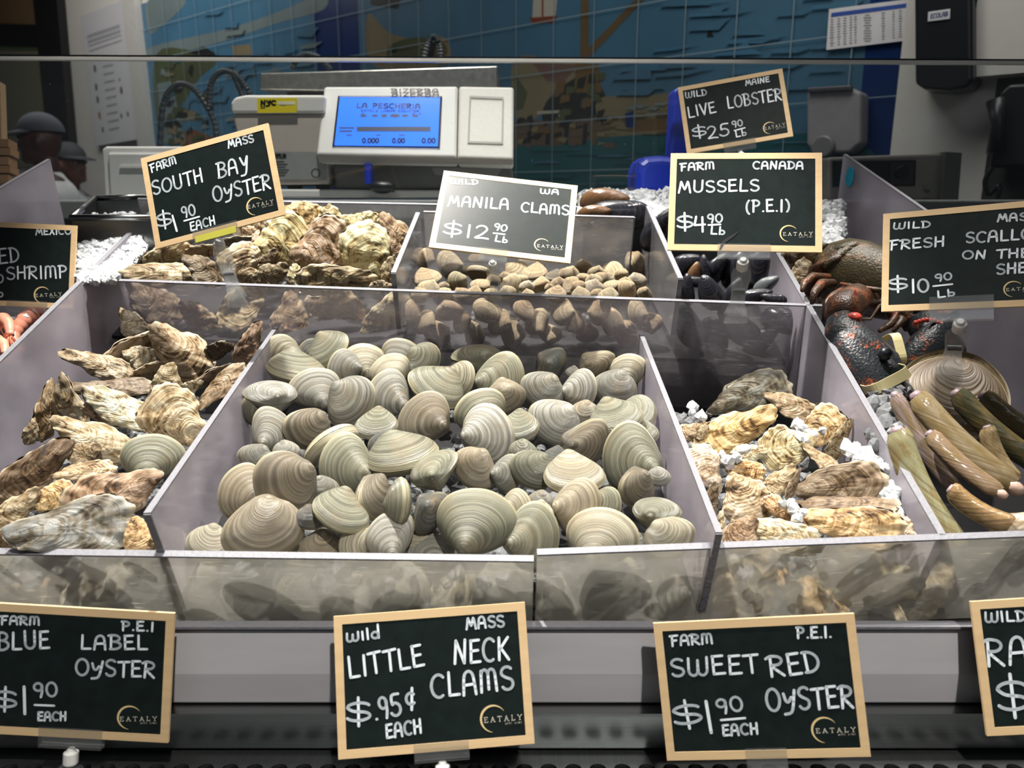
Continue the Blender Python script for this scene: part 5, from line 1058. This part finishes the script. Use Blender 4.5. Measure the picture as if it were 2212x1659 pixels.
for i in range(26): x = 440 + rm.uniform(0, 220); y = 20 + rm.uniform(0, 260); paint([(x, y), (x + rm.uniform(20, 50), y - rm.uniform(4, 14)), (x + rm.uniform(15, 40), y + rm.uniform(2, 10)), (x - 6, y + 8)], rm.choice(('seal', 'sea', 'seal', 'fog')))
lay_n[0] = 80; s0 = wc(WP(1712, 100))[0]; z0 = WP(1600, 105).z; n0 = int((sA - s0) / .2) - 1
for i in range(n0, 14):
    s = s0 + .2*i
    if sA < s < sB: mb.add([wp(s-.0018, .6, .0150), wp(s+.0018, .6, .0150), wp(s+.0018, 2.6, .0150), wp(s-.0018, 2.6, .0150)], [(0,1,2,3)], keys.index('grout'))
for i in range(-5, 8):
    z = z0 + .2*i; mb.add([wp(sA, z-.0018, .0148), wp(sB, z-.0018, .0148), wp(sB, z+.0018, .0148), wp(sA, z+.0018, .0148)], [(0,1,2,3)], keys.index('grout'))
mb.build('painted_tiles', [PT_[k] for k in keys], mur)
def wbox(mb, x0, y0, x1, y1, th, off=.0, mi=0, ref=None):
    a, b = WP(x0, y0, off + th), WP(x1, y1, off + th); sa, za = wc(a); sb, zb = wc(b); mb.add([wp(s, z, o) for o in (off, off + th) for s, z in ((sa, zb), (sb, zb), (sb, za), (sa, za))], [(3,2,1,0),(4,5,6,7),(0,1,5,4),(1,2,6,5),(2,3,7,6),(3,0,4,7)], mi); return mb
# white tile column at the right, with pale joints
col = MB(); wbox(col, 1992, -300, 2160, 700, .03); tag(col.build('trim_1', M('white_wall_tile', (.68, .67, .63), .35, var=.05)), kind='structure')
c2_ = MB(); wbox(c2_, 2150, -300, 2500, 132, .12); tag(c2_.build('trim_2', MT['wallw']), kind='structure')
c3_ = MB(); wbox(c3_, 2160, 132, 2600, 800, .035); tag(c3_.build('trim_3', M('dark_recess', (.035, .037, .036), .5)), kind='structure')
# paper chart
ch = thing('paper_chart', 'white paper table with blue heading taped to the tiles upper right', 'chart', WP(1880, 60, .016))
def wq(pts, off): return [WP(x, y, off) for x, y in pts]
mb = MB(); mb.slab(wq([(1791,20),(1979,-4),(1972,86),(1785,108)], .018), WN, .002); mb.build('sheet', M('white_paper', (.62, .63, .64), .6), ch)
mb = MB(); mb.slab(wq([(1796,28),(1976,5),(1975,14),(1795,37)], .0195), WN, .0008); mb.build('blue_heading', M('blue_ink', (.02, .07, .32), .5), ch)
mb = MB()
for cx, w_ in ((1797,9),(1812,8),(1825,8),(1838,7),(1848,7),(1874,18),(1908,9),(1930,5),(1945,8),(1960,6),(1970,4)):
    for r in range(11):
        f = (cx - 1791) / 188; y = 42 + r*5.6 - 24*f; k = .5 + .5*random.random(); mb.slab(wq([(cx - w_*k/2, y + .2), (cx + w_*k/2, y), (cx + w_*k/2, y + 2.2), (cx - w_*k/2, y + 2.4)], .0194), WN, .0006)
mb.build('table_text', M('grey_ink', (.16, .16, .17), .6), ch)
# towel dispenser
tw = thing('towel_dispenser', 'tall black paper towel dispenser with small white label at the upper right', 'dispenser', WP(2040, 100, .03))
mb = MB(); prof = [(1973,-160),(2100,-160),(2102,170),(2090,188),(2050,196),(1995,192),(1976,180)]
fr = wq(prof, .17); bk = [p - WN*.14 for p in fr]; k = len(fr); mb.add(fr + bk, [tuple(range(k)), tuple(range(2*k-1, k-1, -1))] + [(i, k+i, k+(i+1) % k, (i+1) % k) for i in range(k)]); mb.build('housing', MT['black'], tw, bevel=.012, seg=3)
mb = MB(); mb.slab(wq([(2005,26),(2053,19),(2052,41),(2004,47)], .1725), WN, .003); mb.build('label', M('label_white', (.62, .64, .68), .5), tw, bevel=.001); lb = MB()
def wl(x, y): s, z = wc(WP(x, y, .175)); return (s, z)
o_ = MB(); text_on(o_, 'ECOLAB', wl(2010, 40), wl(2047, 34), .011, .0011, 0, None, 0, True, 0); o_.v = [wp(v.x, v.y, .1745) for v in o_.v]; o_.build('label_text', M('navy_ink', (.03, .05, .18), .5), tw)
# soap dispenser
sp = thing('soap_dispenser', 'grey soap dispenser with round push button on the blue tiles', 'dispenser', WP(1800, 260, .03))
mb = MB(); prof = [(1742,200),(1760,190),(1835,188),(1860,200),(1858,310),(1835,330),(1760,332),(1742,312)]; fr = wq(prof, .11); bk = [p - WN*.088 for p in fr]; k = len(fr)
mb.add(fr + bk, [tuple(range(k)), tuple(range(2*k-1, k-1, -1))] + [(i, k+i, k+(i+1) % k, (i+1) % k) for i in range(k)]); mb.build('housing', MT['grey'], sp, bevel=.01, seg=3)
mb = MB(); mb.slab(wq([(1746,190),(1842,184),(1842,196),(1746,201)], .115), WN, .02); mb.build('lid', M('dark_grey_lid', (.05, .05, .06), .4), sp, bevel=.004)
mb = MB(); c = WP(1780, 318, .112); mb.loft([c, c + WN*.018, c + WN*.022], [.036, .036, .03], 28, side=WU); mb.build('push_button', M('button_grey', (.16, .16, .17), .4), sp, smooth=False)
# poster on the white pier at the left
po = thing('fish_poster', 'tall pale poster with lines of text and small fish pictures on the left pier', 'poster', WP(240, 180, .05))
mb = MB(); mb.slab(wq([(176,36),(272,-2),(305,300),(206,316)], .03), WN, .01); mb.build('sheet', M('poster_paper', (.50, .51, .53), .5, var=.04), po)
mb = MB()
for r in range(4): y = 66 + r*11; mb.slab(wq([(188 + r*1.5, y + 10), (258 + r*1.5, y - 14), (258 + r*1.5, y - (11 if r > 1 else 7)), (188 + r*1.5, y + (13 if r > 1 else 17))], .0365), WN, .001)
for r in range(9): y = 142 + r*17; x = 222 + r*1.7; mb.slab(wq([(x, y), (x + 22, y - 5), (x + 22, y - 1), (x, y + 4)], .0365), WN, .001)
mb.build('poster_text', M('poster_ink', (.30, .31, .33), .6), po)
mb = MB()
for x, y, r in ((205,148,9),(208,188,9),(211,215,9),(262,195,9),(258,172,4),(262,250,6),(276,246,6),(222,280,7)):
    c = WP(x, y, .0365); mb.loft([c, c + WN*.001], [(r*.0030, r*.0022)]*2, 10, side=WU)
mb.build('fish_pictures', M('poster_fish', (.12, .10, .11), .6), po)
c = WP(215, 249, .0372); mb = MB(); mb.loft([c, c + WN*.001], [(.026, .018)]*2, 10, side=WU); mb.build('red_fish', M('poster_red', (.30, .10, .09), .6), po)
t1 = MB(); wbox(t1, 268, -200, 300, 340, .05); tag(t1.build('trim_4', M('pier_white', (.44, .44, .42), .5)), kind='structure')
# dark doorway with yellowish glass far left
dm = MB(); d0 = 0.02
def wpoly(pts, off, th, mat, name, kind='structure'):
    mb = MB(); mb.slab(wq(pts, off), WN, th); o = mb.build(name, mat); o['kind'] = kind; return o
wpoly([(76,-40),(128,-40),(160,330),(112,330)], .03, .06, MT['blackm'], 'door_1'); wpoly([(-40,52),(84,54),(98,100),(-40,96)], .028, .05, MT['blackm'], 'trim_5')
wpoly([(-40,-60),(82,-60),(84,54),(-40,50)], .01, .02, M('brown_panel', (.20, .12, .05), .5), 'window_1'); wpoly([(-60,96),(100,100),(125,360),(-60,360)], .01, .02, M('yellowish_glass', (.20, .19, .11), .3, var=.1, scale=2), 'window_2'); wpoly([(-40,90),(95,92),(97,108),(-40,106)], .02, .02, M('green_leaves_glimpse', (.10, .15, .05), .6, var=.6, scale=30), 'window_3')
# ------------------------------------------------------------------ back counter and scale
YB = 1.66; zc = PY(1106, 432, YB).z
bc = thing('back_counter', 'grey stone back counter carrying the scale', 'counter', Vector((0, 2.0, 0)))
mb = MB(); cpoly = [(-1.7, YB - .04), (1.66, YB - .04), (.40, 2.70), (-1.7, 2.70)]; mb.add([Vector((x, y, z)) for z in (zc - .04, zc) for x, y in cpoly], [(3,2,1,0),(4,5,6,7),(0,1,5,4),(1,2,6,5),(2,3,7,6),(3,0,4,7)]); mb.build('worktop', M('grey_worktop', (.26, .27, .26), .35), bc, bevel=.004); mb = MB(); mb.add([Vector((x, y, z)) for z in (.02, zc - .041) for x, y in ((-1.66, YB), (1.55, YB), (.36, 2.66), (-1.66, 2.66))], [(3,2,1,0),(4,5,6,7),(0,1,5,4),(1,2,6,5),(2,3,7,6),(3,0,4,7)]); mb.build('base_cabinet', M('grey_cabinet', (.2, .2, .2), .5), bc)
sc = thing('scale', 'white retail scale with blue lit customer screen and steel weighing plate', 'scale', Vector((PY(900, 420, 1.9).x, 1.85, zc)))
def ypoly(mb, pts, Y0, Y1, mi=0):
    f = [PY(x, y, Y0) for x, y in pts]; b = [Vector((p.x, Y1, p.z)) for p in f]; k = len(f); mb.add(f + b, [tuple(range(k)), tuple(range(2*k-1, k-1, -1))] + [(i, k+i, k+(i+1) % k, (i+1) % k) for i in range(k)], mi); return mb
def dpoly(mb, quad, dtop, dbot, th, mi=0, on=None):   # a face leaning back: top corners farther than bottom ones
    f = [P(quad[0][0], quad[0][1], dtop), P(quad[1][0], quad[1][1], dtop), P(quad[2][0], quad[2][1], dbot), P(quad[3][0], quad[3][1], dbot)]; f = [hit(x, y, on[0][0] + on[1]*.0015, on[1]) for x, y in quad] if on else f; n = (f[1]-f[0]).cross(f[3]-f[0]).normalized(); n = -n if n.dot(FW) > 0 else n
    mb.add([p for p in f] + [p - n*th for p in f], [(0,1,2,3),(7,6,5,4),(0,4,5,1),(1,5,6,2),(2,6,7,3),(3,7,4,0)], mi); return f, n
DT, DB = 1.675, 1.64
mb = MB(); f1, n1 = dpoly(mb, [(700,186),(989,185),(986,340),(683,334)], DT, DB, .045); mb.build('screen_housing', MT['white'], sc, bevel=.006, seg=3)
mb = MB(); f2, n2 = dpoly(mb, [(991,185),(1110,187),(1109,345),(988,341)], DT, DB, .045); mb.build('printer_cover', MT['whited'], sc, bevel=.006, seg=3)
mb = MB(); f3, n3 = dpoly(mb, [(1014,207),(1088,210),(1086,311),(1010,309)], DT, DB, .002, on=(f2, n2))
fr = [p + n3*.001 for p in f3]; mb = MB(); ins = [f3[0].lerp(f3[2], .04), f3[1].lerp(f3[3], .04), f3[2].lerp(f3[0], .04), f3[3].lerp(f3[1], .04)]; ins = [p + n3*.001 for p in ins]
mb.add(fr + ins, [(0,1,5,4),(1,2,6,5),(2,3,7,6),(3,0,4,7)]); mb.build('recess_line', M('recess_grey', (.40, .38, .35), .5), sc)
mb = MB(); mb.add([P(683, 334, DB+.002), P(1109, 345, DB+.002), P(1106, 356, DB+.010), P(690, 351, DB+.010), P(690, 351, DB+.05), P(1106, 356, DB+.05), P(1109, 345, DB+.05), P(683, 334, DB+.05)], [(0,1,2,3),(3,2,5,4),(4,5,6,7),(7,6,1,0),(0,3,4,7),(1,6,5,2)]); mb.build('lower_rim', M('warm_grey_plastic', (.50, .45, .40), .45), sc)
scr = MB(); fs_, ns_ = dpoly(scr, [(734,209),(951,210),(946,317),(722,315)], DT, DB, .002, on=(f1, n1)); so = scr.build('screen', M('screen_blue', (.03, .16, .85), .2, var=.15, scale=6, emit=1.0), sc)
mb = MB(); e = .018; q = fs_; g = [q[0].lerp(q[2], -e), q[1].lerp(q[3], -e), q[2].lerp(q[0], -e), q[3].lerp(q[1], -e)]; mb.add([p + ns_*.0004 for p in g] + [p + ns_*.0012 for p in q], [(0,1,5,4),(1,2,6,5),(2,3,7,6),(3,0,4,7)]); rel(mk('screen_bezel', mb.v, mb.f, MT['black']), so); 
exs = (fs_[1] - fs_[0]).normalized(); eys = ns_.cross(exs).normalized(); FS = frame_m(fs_[0], exs, eys, ns_)
def sl(x, y): p = FS.inverted() @ hit(x, y, fs_[0], ns_); return (p.x, p.y)
mb = MB(); kx = 1.65 / FPX
for t, a, b, h, hw in (('LA PESCERIA', (771,233), (908,235), 11, .0013), ('ALL THE CATCH OF', (780,241), (905,242), 4, .0005), ('0.000', (783,309), (818,309), 11, .0014), ('0.00', (848,309), (874,309), 11, .0014), ('0.00', (912,309), (940,309), 11, .0014)):
    if t == 'LA PESCERIA': t = 'LA PESCHERIA'; text_on(mb, t, sl(*a), sl(*b), h*kx, hw, .0006, None, 0, True, 0)
    elif h == 4: text_on(mb, 'EATALY LABOR COUNTER', sl(*a), sl(*b), h*kx, hw, .0006, None, 0, True, 0)
    else: text_on(mb, t, sl(*a), sl(*b), h*kx, hw, .0006, None, 0, True, 0)
for (x0, y0, x1, y1) in ((771,274,930,284),(733,275,765,278),(733,282,760,285),(748,291,760,293),(812,291,822,293),(862,291,874,293)):
    p = [sl(x0, y0), sl(x1, y0), sl(x1, y1), sl(x0, y1)]; mb.add([(a, b, .0005) for a, b in p], [(3,2,1,0)])
for x, y, rx, ry in ((785,250,7,3),(810,250,7,2.5),(830,250,6,4),(853,250,11,4),(875,250,7,3),(897,250,7,3)):
    c = sl(x, y); mb.add([(c[0] + rx*kx*math.cos(2*math.pi*k/12), c[1] + ry*kx*math.sin(2*math.pi*k/12), .0006) for k in range(12)], [tuple(range(12))])
for x in (779, 889, 903): c0, c1, c2q = sl(x, 247), sl(x + 6, 243), sl(x + 7, 246); mb.add([c0 + (.0006,), c1 + (.0006,), c2q + (.0006,)], [(0,1,2)])
mb.v = [FS @ Vector(v) for v in mb.v]; rel(mk('screen_text', mb.v, mb.f, M('screen_dark_text', (.02, .035, .10), .4)), so)
mb = MB(); p0, p1 = sl(846, 203), sl(948, 203); text_on(mb, 'BIZERBA', p0, p1, 10*kx, .0015, .0008, None, 0, False, 0); mb.v = [FS @ Vector(v) + ns_*.003 for v in mb.v]; mb.build('maker_lettering', M('grey_lettering', (.25, .24, .23), .5), sc)
# printer body left, plate, stand
mb = MB(); ypoly(mb, [(498,222),(506,210),(530,205),(700,205),(700,245),(500,245)], 1.74, 1.98); mb.build('printer_top', MT['white'], sc, bevel=.006, seg=3)
mb = MB(); ypoly(mb, [(501,246),(700,246),(706,330),(712,398),(560,400),(520,330)], 1.745, 1.98); mb.build('printer_body', M('warm_white_plastic', (.52, .47, .42), .45, var=.05), sc, bevel=.006, seg=3)
mb = MB(); ypoly(mb, [(592,328),(703,328),(707,388),(600,388)], 1.742, 1.7435); np_ = mb.build('rating_plate', M('grey_rating_plate', (.30, .31, .30), .4), sc)
mb = MB(); FY = Matrix(((1,0,0,0),(0,0,-1,1.741),(0,1,0,0),(0,0,0,1)))
def yl(x, y): p = PY(x, y, 1.741); return (p.x, p.z)
text_on(mb, 'EPELSA', yl(596, 341), yl(618, 341), .008, .0010, 0, None, 0, True, 0)
for i in range(6): a, b = yl(596, 348 + i*6), yl(614 + (i*7) % 11, 350 + i*6); mb.add([(a[0], b[1], 0), (b[0], b[1], 0), (b[0], a[1], 0), (a[0], a[1], 0)], [(0,1,2,3)])
c = yl(682, 374); ribbon(mb, [(c[0] + .009*math.cos(k*.35), c[1] + .009*math.sin(k*.35)) for k in range(19)], .0008, 0, lambda a, b: Vector((a, b, 0)))
mb.v = [Vector((v.x, 1.7412, v.y)) for v in mb.v]; mb.v = mb.v; rel(mk('plate_text', mb.v, mb.f, MT['black']), np_)
st = MB(); ypoly(st, [(555,212),(641,211),(641,243),(556,244)], 1.7365, 1.738); sto = st.build('inspection_sticker', M('yellow_sticker', (.80, .66, .01), .5, var=.04), sc)
mb = MB()
def yl2(x, y): p = PY(x, y, 1.736); return (p.x, p.z)
text_on(mb, 'NYC', yl2(564, 227), yl2(596, 227), .0085, .0020, 0, None, 0, False, 0)
for x0, y0, x1, y1 in ((562,229.5,577,231),(562,233,573,234.5),(606,227,616,228),): a, b = yl2(x0, y0), yl2(x1, y1); mb.add([(a[0], b[1], 0), (b[0], b[1], 0), (b[0], a[1], 0), (a[0], a[1], 0)], [(0,1,2,3)])
mb.v = [Vector((v.x, 1.7362, v.y)) for v in mb.v]; rel(mk('sticker_text', mb.v, mb.f, MT['black']), sto)
mb = MB(); ypoly(mb, [(600,219),(637,219),(637,226),(600,226)], 1.7360, 1.7363); rel(mb.build('white_field', M('sticker_white', (.8, .78, .6), .5)), sto)
mb = MB(); ypoly(mb, [(562,158),(1075,142),(1076,203),(560,194)], 1.93, 2.25); mb.build('weighing_plate', M('spotted_steel', (.42, .41, .38), .3, metal=.9, var=.45, scale=70), sc, bevel=.003)
mb = MB(); ypoly(mb, [(620,200),(1050,205),(1050,250),(620,250)], 1.96, 2.2); mb.build('plate_carrier', MT['black'], sc)
mb = MB(); ypoly(mb, [(718,352),(1106,354),(1112,409),(724,409)], 1.76, 2.0); mb.build('scale_body', M('grey_green_plastic', (.16, .165, .155), .4), sc, bevel=.008, seg=3)
mb = MB(); ypoly(mb, [(930,360),(1085,362),(1075,380),(940,378)], 1.757, 1.77); mb.build('keypad_edge', M('light_grey_plastic', (.30, .30, .29), .4), sc, bevel=.002)
for x in (618, 680): mb = MB(); ypoly(mb, [(x, 398), (x + 28, 398), (x + 22, 411.5), (x + 6, 411.5)], 1.80, 1.84); mb.build('foot', MT['black'], sc)
mb = MB(); ypoly(mb, [(505,408),(1130,412),(1130,428),(505,428)], 1.74, 2.1); o = mb.build('white_tray', MT['white'], None, bevel=.004); tag(o, 'flat white tray under the scale on the back counter', 'tray')
mb = MB(); mb.ball(PY(826, 404, 1.70), (.028, .02, .014), 16, 8); mb.loft([PY(800, 404, 1.70), PY(852, 410, 1.70)], [.004, .006], 8); tag(mb.build('black_scoop', MT['black'], None, smooth=True), 'small dark rounded object lying in front of the scale body', 'scoop')
mb = MB(); mb.loft([PY(796, 355, 1.72), PY(797, 398, 1.715)], [(.012, .009)]*2, 12); tag(mb.build('blue_marker', MT['blue']), 'small blue upright stick below the scale screen', 'marker')
# white tub, steel pan, blue scoop, machine, phone, hoses, crates, person
tb = thing('white_tub', 'white plastic tub standing on edge behind the tilted oyster sign', 'tub', PY(275, 430, 1.75)); mb = MB(); ypoly(mb, [(219,322),(228,316),(400,316),(408,324),(408,432),(226,432)], 1.72, 1.80); mb.build('tub_body', MT['white'], tb, bevel=.006, seg=3)
mb = MB(); ypoly(mb, [(232,330),(400,330),(400,430),(238,430)], 1.712, 1.722); mb.build('tub_panel', M('tub_white', (.66, .66, .64), .4), tb, bevel=.004); mb = MB(); ypoly(mb, [(258,358),(330,358),(330,363),(258,363)], 1.708, 1.714); mb.build('rib', MT['white'], tb)
pn = thing('steel_pan', 'shallow steel pan of ice behind the shrimp sign at the left', 'pan', P(240, 480, 1.35))
mb = MB()
rim = [P(155, 470, 1.22), P(205, 428, 1.42), P(322, 424, 1.44), P(345, 470, 1.24)]
for i in range(4): mb.loft([rim[i], rim[(i+1) % 4]], [.005, .005], 8)
mb.build('rim', MT['steel'], pn, smooth=True); mb = MB(); low = [p - Vector((0, 0, .10)) for p in rim]; mb.add(rim + low, [(0,1,5,4),(1,2,6,5),(2,3,7,6),(3,0,4,7),(4,5,6,7)]); mb.build('pan_walls', MT['steel'], pn)
out = []
for _ in range(1500):
    s, t = rr.random(), rr.random(); x = 168 + (165 - 45*(1-t)) * s + 30*(1-t)*0; y = 462 + 140*t + 8*(1-s); x = min(x, 330 - max(0, y - 520)*1.0)
    if x > 160: out.append(P(x, y, 1.33 - .22*t + rr.uniform(-.01, .01)))
ice('ice_bed', 'fine white crushed ice slope between the shrimp sign and the left side panel', out, .004, .0075)
bs = thing('blue_scoop', 'royal blue plastic ice scoop standing in the ice behind the mussels sign', 'scoop', P(1420, 420, 1.47))
mb = MB(); fr = [(1372,425),(1373,372),(1380,350),(1396,338),(1430,335),(1470,340),(1480,425)]; f = [P(x, y, 1.46) for x, y in fr]; b = [P(x, y, 1.46) + Vector((0, .12, 0)) for x, y in fr]; k = len(f); mb.add(f + b, [tuple(range(k)), tuple(range(2*k-1, k-1, -1))] + [(i, k+i, k+(i+1) % k, (i+1) % k) for i in range(k)]); mb.build('bowl', MT['blue'], bs, bevel=.018, seg=4)
mb = MB(); fr = [(1446,345),(1454,195),(1466,188),(1490,188),(1500,345)]; f = [P(x, y, 1.47) for x, y in fr]; b = [p + Vector((0, .05, 0)) for p in f]; k = len(f); mb.add(f + b, [tuple(range(k)), tuple(range(2*k-1, k-1, -1))] + [(i, k+i, k+(i+1) % k, (i+1) % k) for i in range(k)]); mb.build('handle', MT['blue'], bs, bevel=.006, seg=3)
mc = thing('wrapping_machine', 'steel machine with black control panel at the right of the back counter', 'machine', PY(1930, 440, 2.0))
mb = MB(); ypoly(mb, [(1790,340),(2050,330),(2046,433),(1790,433)], 1.95, 2.3); mb.build('housing', M('warm_steel', (.30, .28, .26), .35, metal=.6), mc, bevel=.006)
mb = MB(); ypoly(mb, [(1800,348),(1979,346),(1977,402),(1800,404)], 1.944, 1.95); cp = mb.build('control_panel', MT['black'], mc); mb = MB(); ypoly(mb, [(1926,350),(1974,349),(1972,398),(1924,399)], 1.940, 1.944); mb.build('dial_plate', M('dark_grey_plate', (.03, .03, .035), .3), mc)
c = PY(1946, 372, 1.940); mb = MB(); mb.loft([c, c - Vector((0, .012, 0))], [.016, .014], 20, side=WU); rel(mb.build('dial', MT['black']), cp); c = PY(2003, 410, 1.948); mb = MB(); mb.loft([c, c - Vector((0, .02, 0))], [.008, .006], 14, side=WU); mb.build('knob', MT['steel'], mc)
mb = MB(); ypoly(mb, [(2043,328),(2078,330),(2070,433),(2036,433)], 1.93, 2.0); mb.build('corner_post', M('greenish_post', (.07, .08, .075), .4), mc)
ph = thing('wall_phone', 'black wall telephone with cord in the dark recess at the right edge', 'telephone', WP(2180, 270, .06))
mb = MB(); ps = [(2160,200),(2180,182),(2260,178),(2260,360),(2135,362),(2150,300)]; f = wq(ps, .16); b = [p - WN*.10 for p in f]; k = len(f); mb.add(f + b, [tuple(range(k)), tuple(range(2*k-1, k-1, -1))] + [(i, k+i, k+(i+1) % k, (i+1) % k) for i in range(k)]); mb.build('phone_body', M('phone_black', (.012, .014, .017), .3), ph, bevel=.008)
mb = MB(); mb.loft(wq([(2150,215),(2156,270),(2150,330)], .185), [(.03,.02),(.018,.016),(.03,.02)], 14); mb.build('handset', MT['black'], ph, smooth=True)
mb = MB(); mb.loft([Vector(v) for v in crom([tuple(WP(x, y, .15)) for x, y in ((2145,360),(2128,390),(2135,420),(2160,400),(2150,440),(2140,470))], 6, closed=False)], .007, 8); mb.build('cord', MT['black'], ph, smooth=True)
for pts, lab in (([(345,330),(352,230),(372,190),(400,182),(430,205),(462,262),(470,320)], 'leftmost ribbed dark hose arching before the mural'), ([(452,230),(456,180),(478,155),(505,160),(532,190),(552,235)], 'ribbed dark hose arching just left of the scale'), ([(505,160),(560,300),(590,420)], 'straight run of ribbed hose going down behind the tilted oyster sign'), ([(632,150),(640,130),(660,118),(690,126),(715,152)], 'short ribbed hose arch above the scale plate'), ([(916,130),(926,92),(938,80),(950,100),(952,140)], 'small ribbed hose loop above the scale screen')):
    cv = [Vector(v) for v in crom([tuple(PY(x, y, 2.45)) for x, y in pts], 12, closed=False)]; mb = MB(); mb.loft(cv, [.0075 + .0022*(i % 2) for i in range(len(cv))], 10); tag(mb.build('ribbed_hose', M('hose_grey', (.06, .075, .085), .35) if 'hose' not in MT else MT['hose'], None), lab, 'hose', 'hoses hanging before the mural'); MT['hose'] = bpy.data.materials['hose_grey']
cr_ = thing('wooden_crate', 'stack of brown wooden slats at the left edge beside the man', 'crate', P(0, 400, 1.7)); MT['slat'] = M('crate_wood', (.27, .15, .08), .6, var=.3, scale=20, stretch=(1, 10, 10))
for i in range(5): mb = MB(); y0 = 305 + i*19; mb.slab([P(-60, y0, 1.7), P(28 + (i % 2)*4, y0, 1.7), P(28 + (i % 2)*4, y0 + (15 if i % 2 else 17), 1.7), P(-60, y0 + (15 if i % 2 else 17), 1.7)], FW, .03); mb.build('slat', MT['slat'], cr_)
mb = MB(); mb.slab([P(-60, 180, 1.72), P(6, 180, 1.72), P(13, 400, 1.72), P(-60, 400, 1.72)], FW, .02); mb.build('end_board', M('crate_board', (.40, .27, .15), .6), cr_)
def person(label, hx, hy, d, cap_col, jacket, facing, skin):
    """head and upper body grown as one surface; cap and jacket are worn over it"""
    root = thing('person', label, 'person', Vector((P(hx, hy, d).x, P(hx, hy, d).y, 0)))
    hc = P(hx, hy, d); fx = Vector((facing, -.25, 0)).normalized(); sx = Vector((0, 0, 1)).cross(fx); U = Vector((0, 0, 1)); Mx = Matrix((fx, sx, U)).transposed()
    def union(name, balls, mat, vox):
        mb = MB()
        for c, r in balls: mb.ball(hc + Mx @ Vector(c), r, 18, 12, M=Mx)
        o = mb.build(name, mat, root, smooth=True); m = o.modifiers.new('remesh', 'REMESH'); m.mode = 'VOXEL'; m.voxel_size = vox; m.use_smooth_shade = True; s = o.modifiers.new('smooth', 'SMOOTH'); s.factor = .5; s.iterations = 4; return o
    bd = [((0,0,0),(.098,.075,.115)), ((.03,0,-.06),(.070,.058,.075)), ((.098,0,-.03),(.018,.014,.022)), ((.112,0,-.035),(.012,.012,.012)), ((.085,0,-.075),(.018,.024,.012)), ((.078,0,-.105),(.025,.03,.02)), ((.085,.03,.005),(.014,.016,.010)), ((.085,-.03,.005),(.014,.016,.010)), ((-.005,.078,-.02),(.02,.012,.032)), ((-.005,-.078,-.02),(.02,.012,.032)), ((-.02,0,-.14),(.055,.055,.09)), ((-.02,0,-.30),(.11,.18,.14)), ((-.02,0,-.50),(.11,.16,.22)), ((-.02,0,-.75),(.11,.15,.18)), ((-.02,.09,-1.15),(.075,.075,.36)), ((-.02,-.09,-1.15),(.075,.075,.36))]
    body = union('person_body', bd, skin, .011)
    jk = [((-.02,0,-.31),(.125,.205,.135)), ((-.02,0,-.52),(.128,.185,.24)), ((-.02,0,-.76),(.13,.175,.2)), ((-.02,0,-.20),(.075,.08,.05)), ((.0,.22,-.42),(.06,.06,.17)), ((.0,-.22,-.42),(.06,.06,.17)), ((.08,.24,-.64),(.12,.05,.05)), ((.08,-.24,-.64),(.12,.05,.05))]
    union('jacket', jk, jacket, .014)
    mb = MB(); N, K = 24, 8; vs = []; fs = []
    for j in range(K + 1):
        a = math.pi/2 * j / K
        for i in range(N): t = 2*math.pi*i/N; vs.append(hc + Mx @ Vector((-.006 + .112*math.cos(t)*math.cos(a), .090*math.sin(t)*math.cos(a), .035 + .098*math.sin(a))))
    for j in range(K):
        for i in range(N): i2 = (i+1) % N; fs.append((j*N+i, j*N+i2, (j+1)*N+i2, (j+1)*N+i))
    mb.add(vs, fs); cp = mb.build('cap', cap_col, root, smooth=True)
    mb = MB(); N = 14; vs = []
    for k, dz_ in ((0, .0), (1, -.006)):
        for i in range(N + 1):
            t = -math.pi/2 + math.pi*i/N; vs += [hc + Mx @ Vector((.02 + .085*math.cos(t), .082*math.sin(t), .040 + dz_)), hc + Mx @ Vector((.02 + .165*math.cos(t), .088*math.sin(t), .030 + dz_ - .012*math.cos(t)))]
    m = 2*(N+1); fs = [(2*i, 2*i+1, 2*i+3, 2*i+2) for i in range(N)] + [(m+2*i+2, m+2*i+3, m+2*i+1, m+2*i) for i in range(N)] + [(2*i+1, m+2*i+1, m+2*i+3, 2*i+3) for i in range(N)]
    mb.add(vs, fs); rel(mb.build('brim', cap_col, None, smooth=True), cp)
    mb = MB()
    for s_ in (1, -1): mb.ball(hc + Mx @ Vector((.094, .032*s_, .006)), .009, 8, 6)
    mb.build('eyes', MT['black'], root, smooth=True); return root
person('man in dark grey cap and white jacket seen from the side at the left', 88, 300, 4.0, M('charcoal_cap', (.075, .085, .105), .8), M('white_jacket', (.8, .8, .8), .7), -1, M('brown_skin', (.075, .030, .022), .45))
person('second worker bending with dark cap behind the man in white jacket', 152, 352, 5.0, M('black_cap', (.03, .033, .04), .8), M('pale_jacket', (.48, .49, .52), .7), 1, M('tan_skin', (.14, .06, .04), .45))
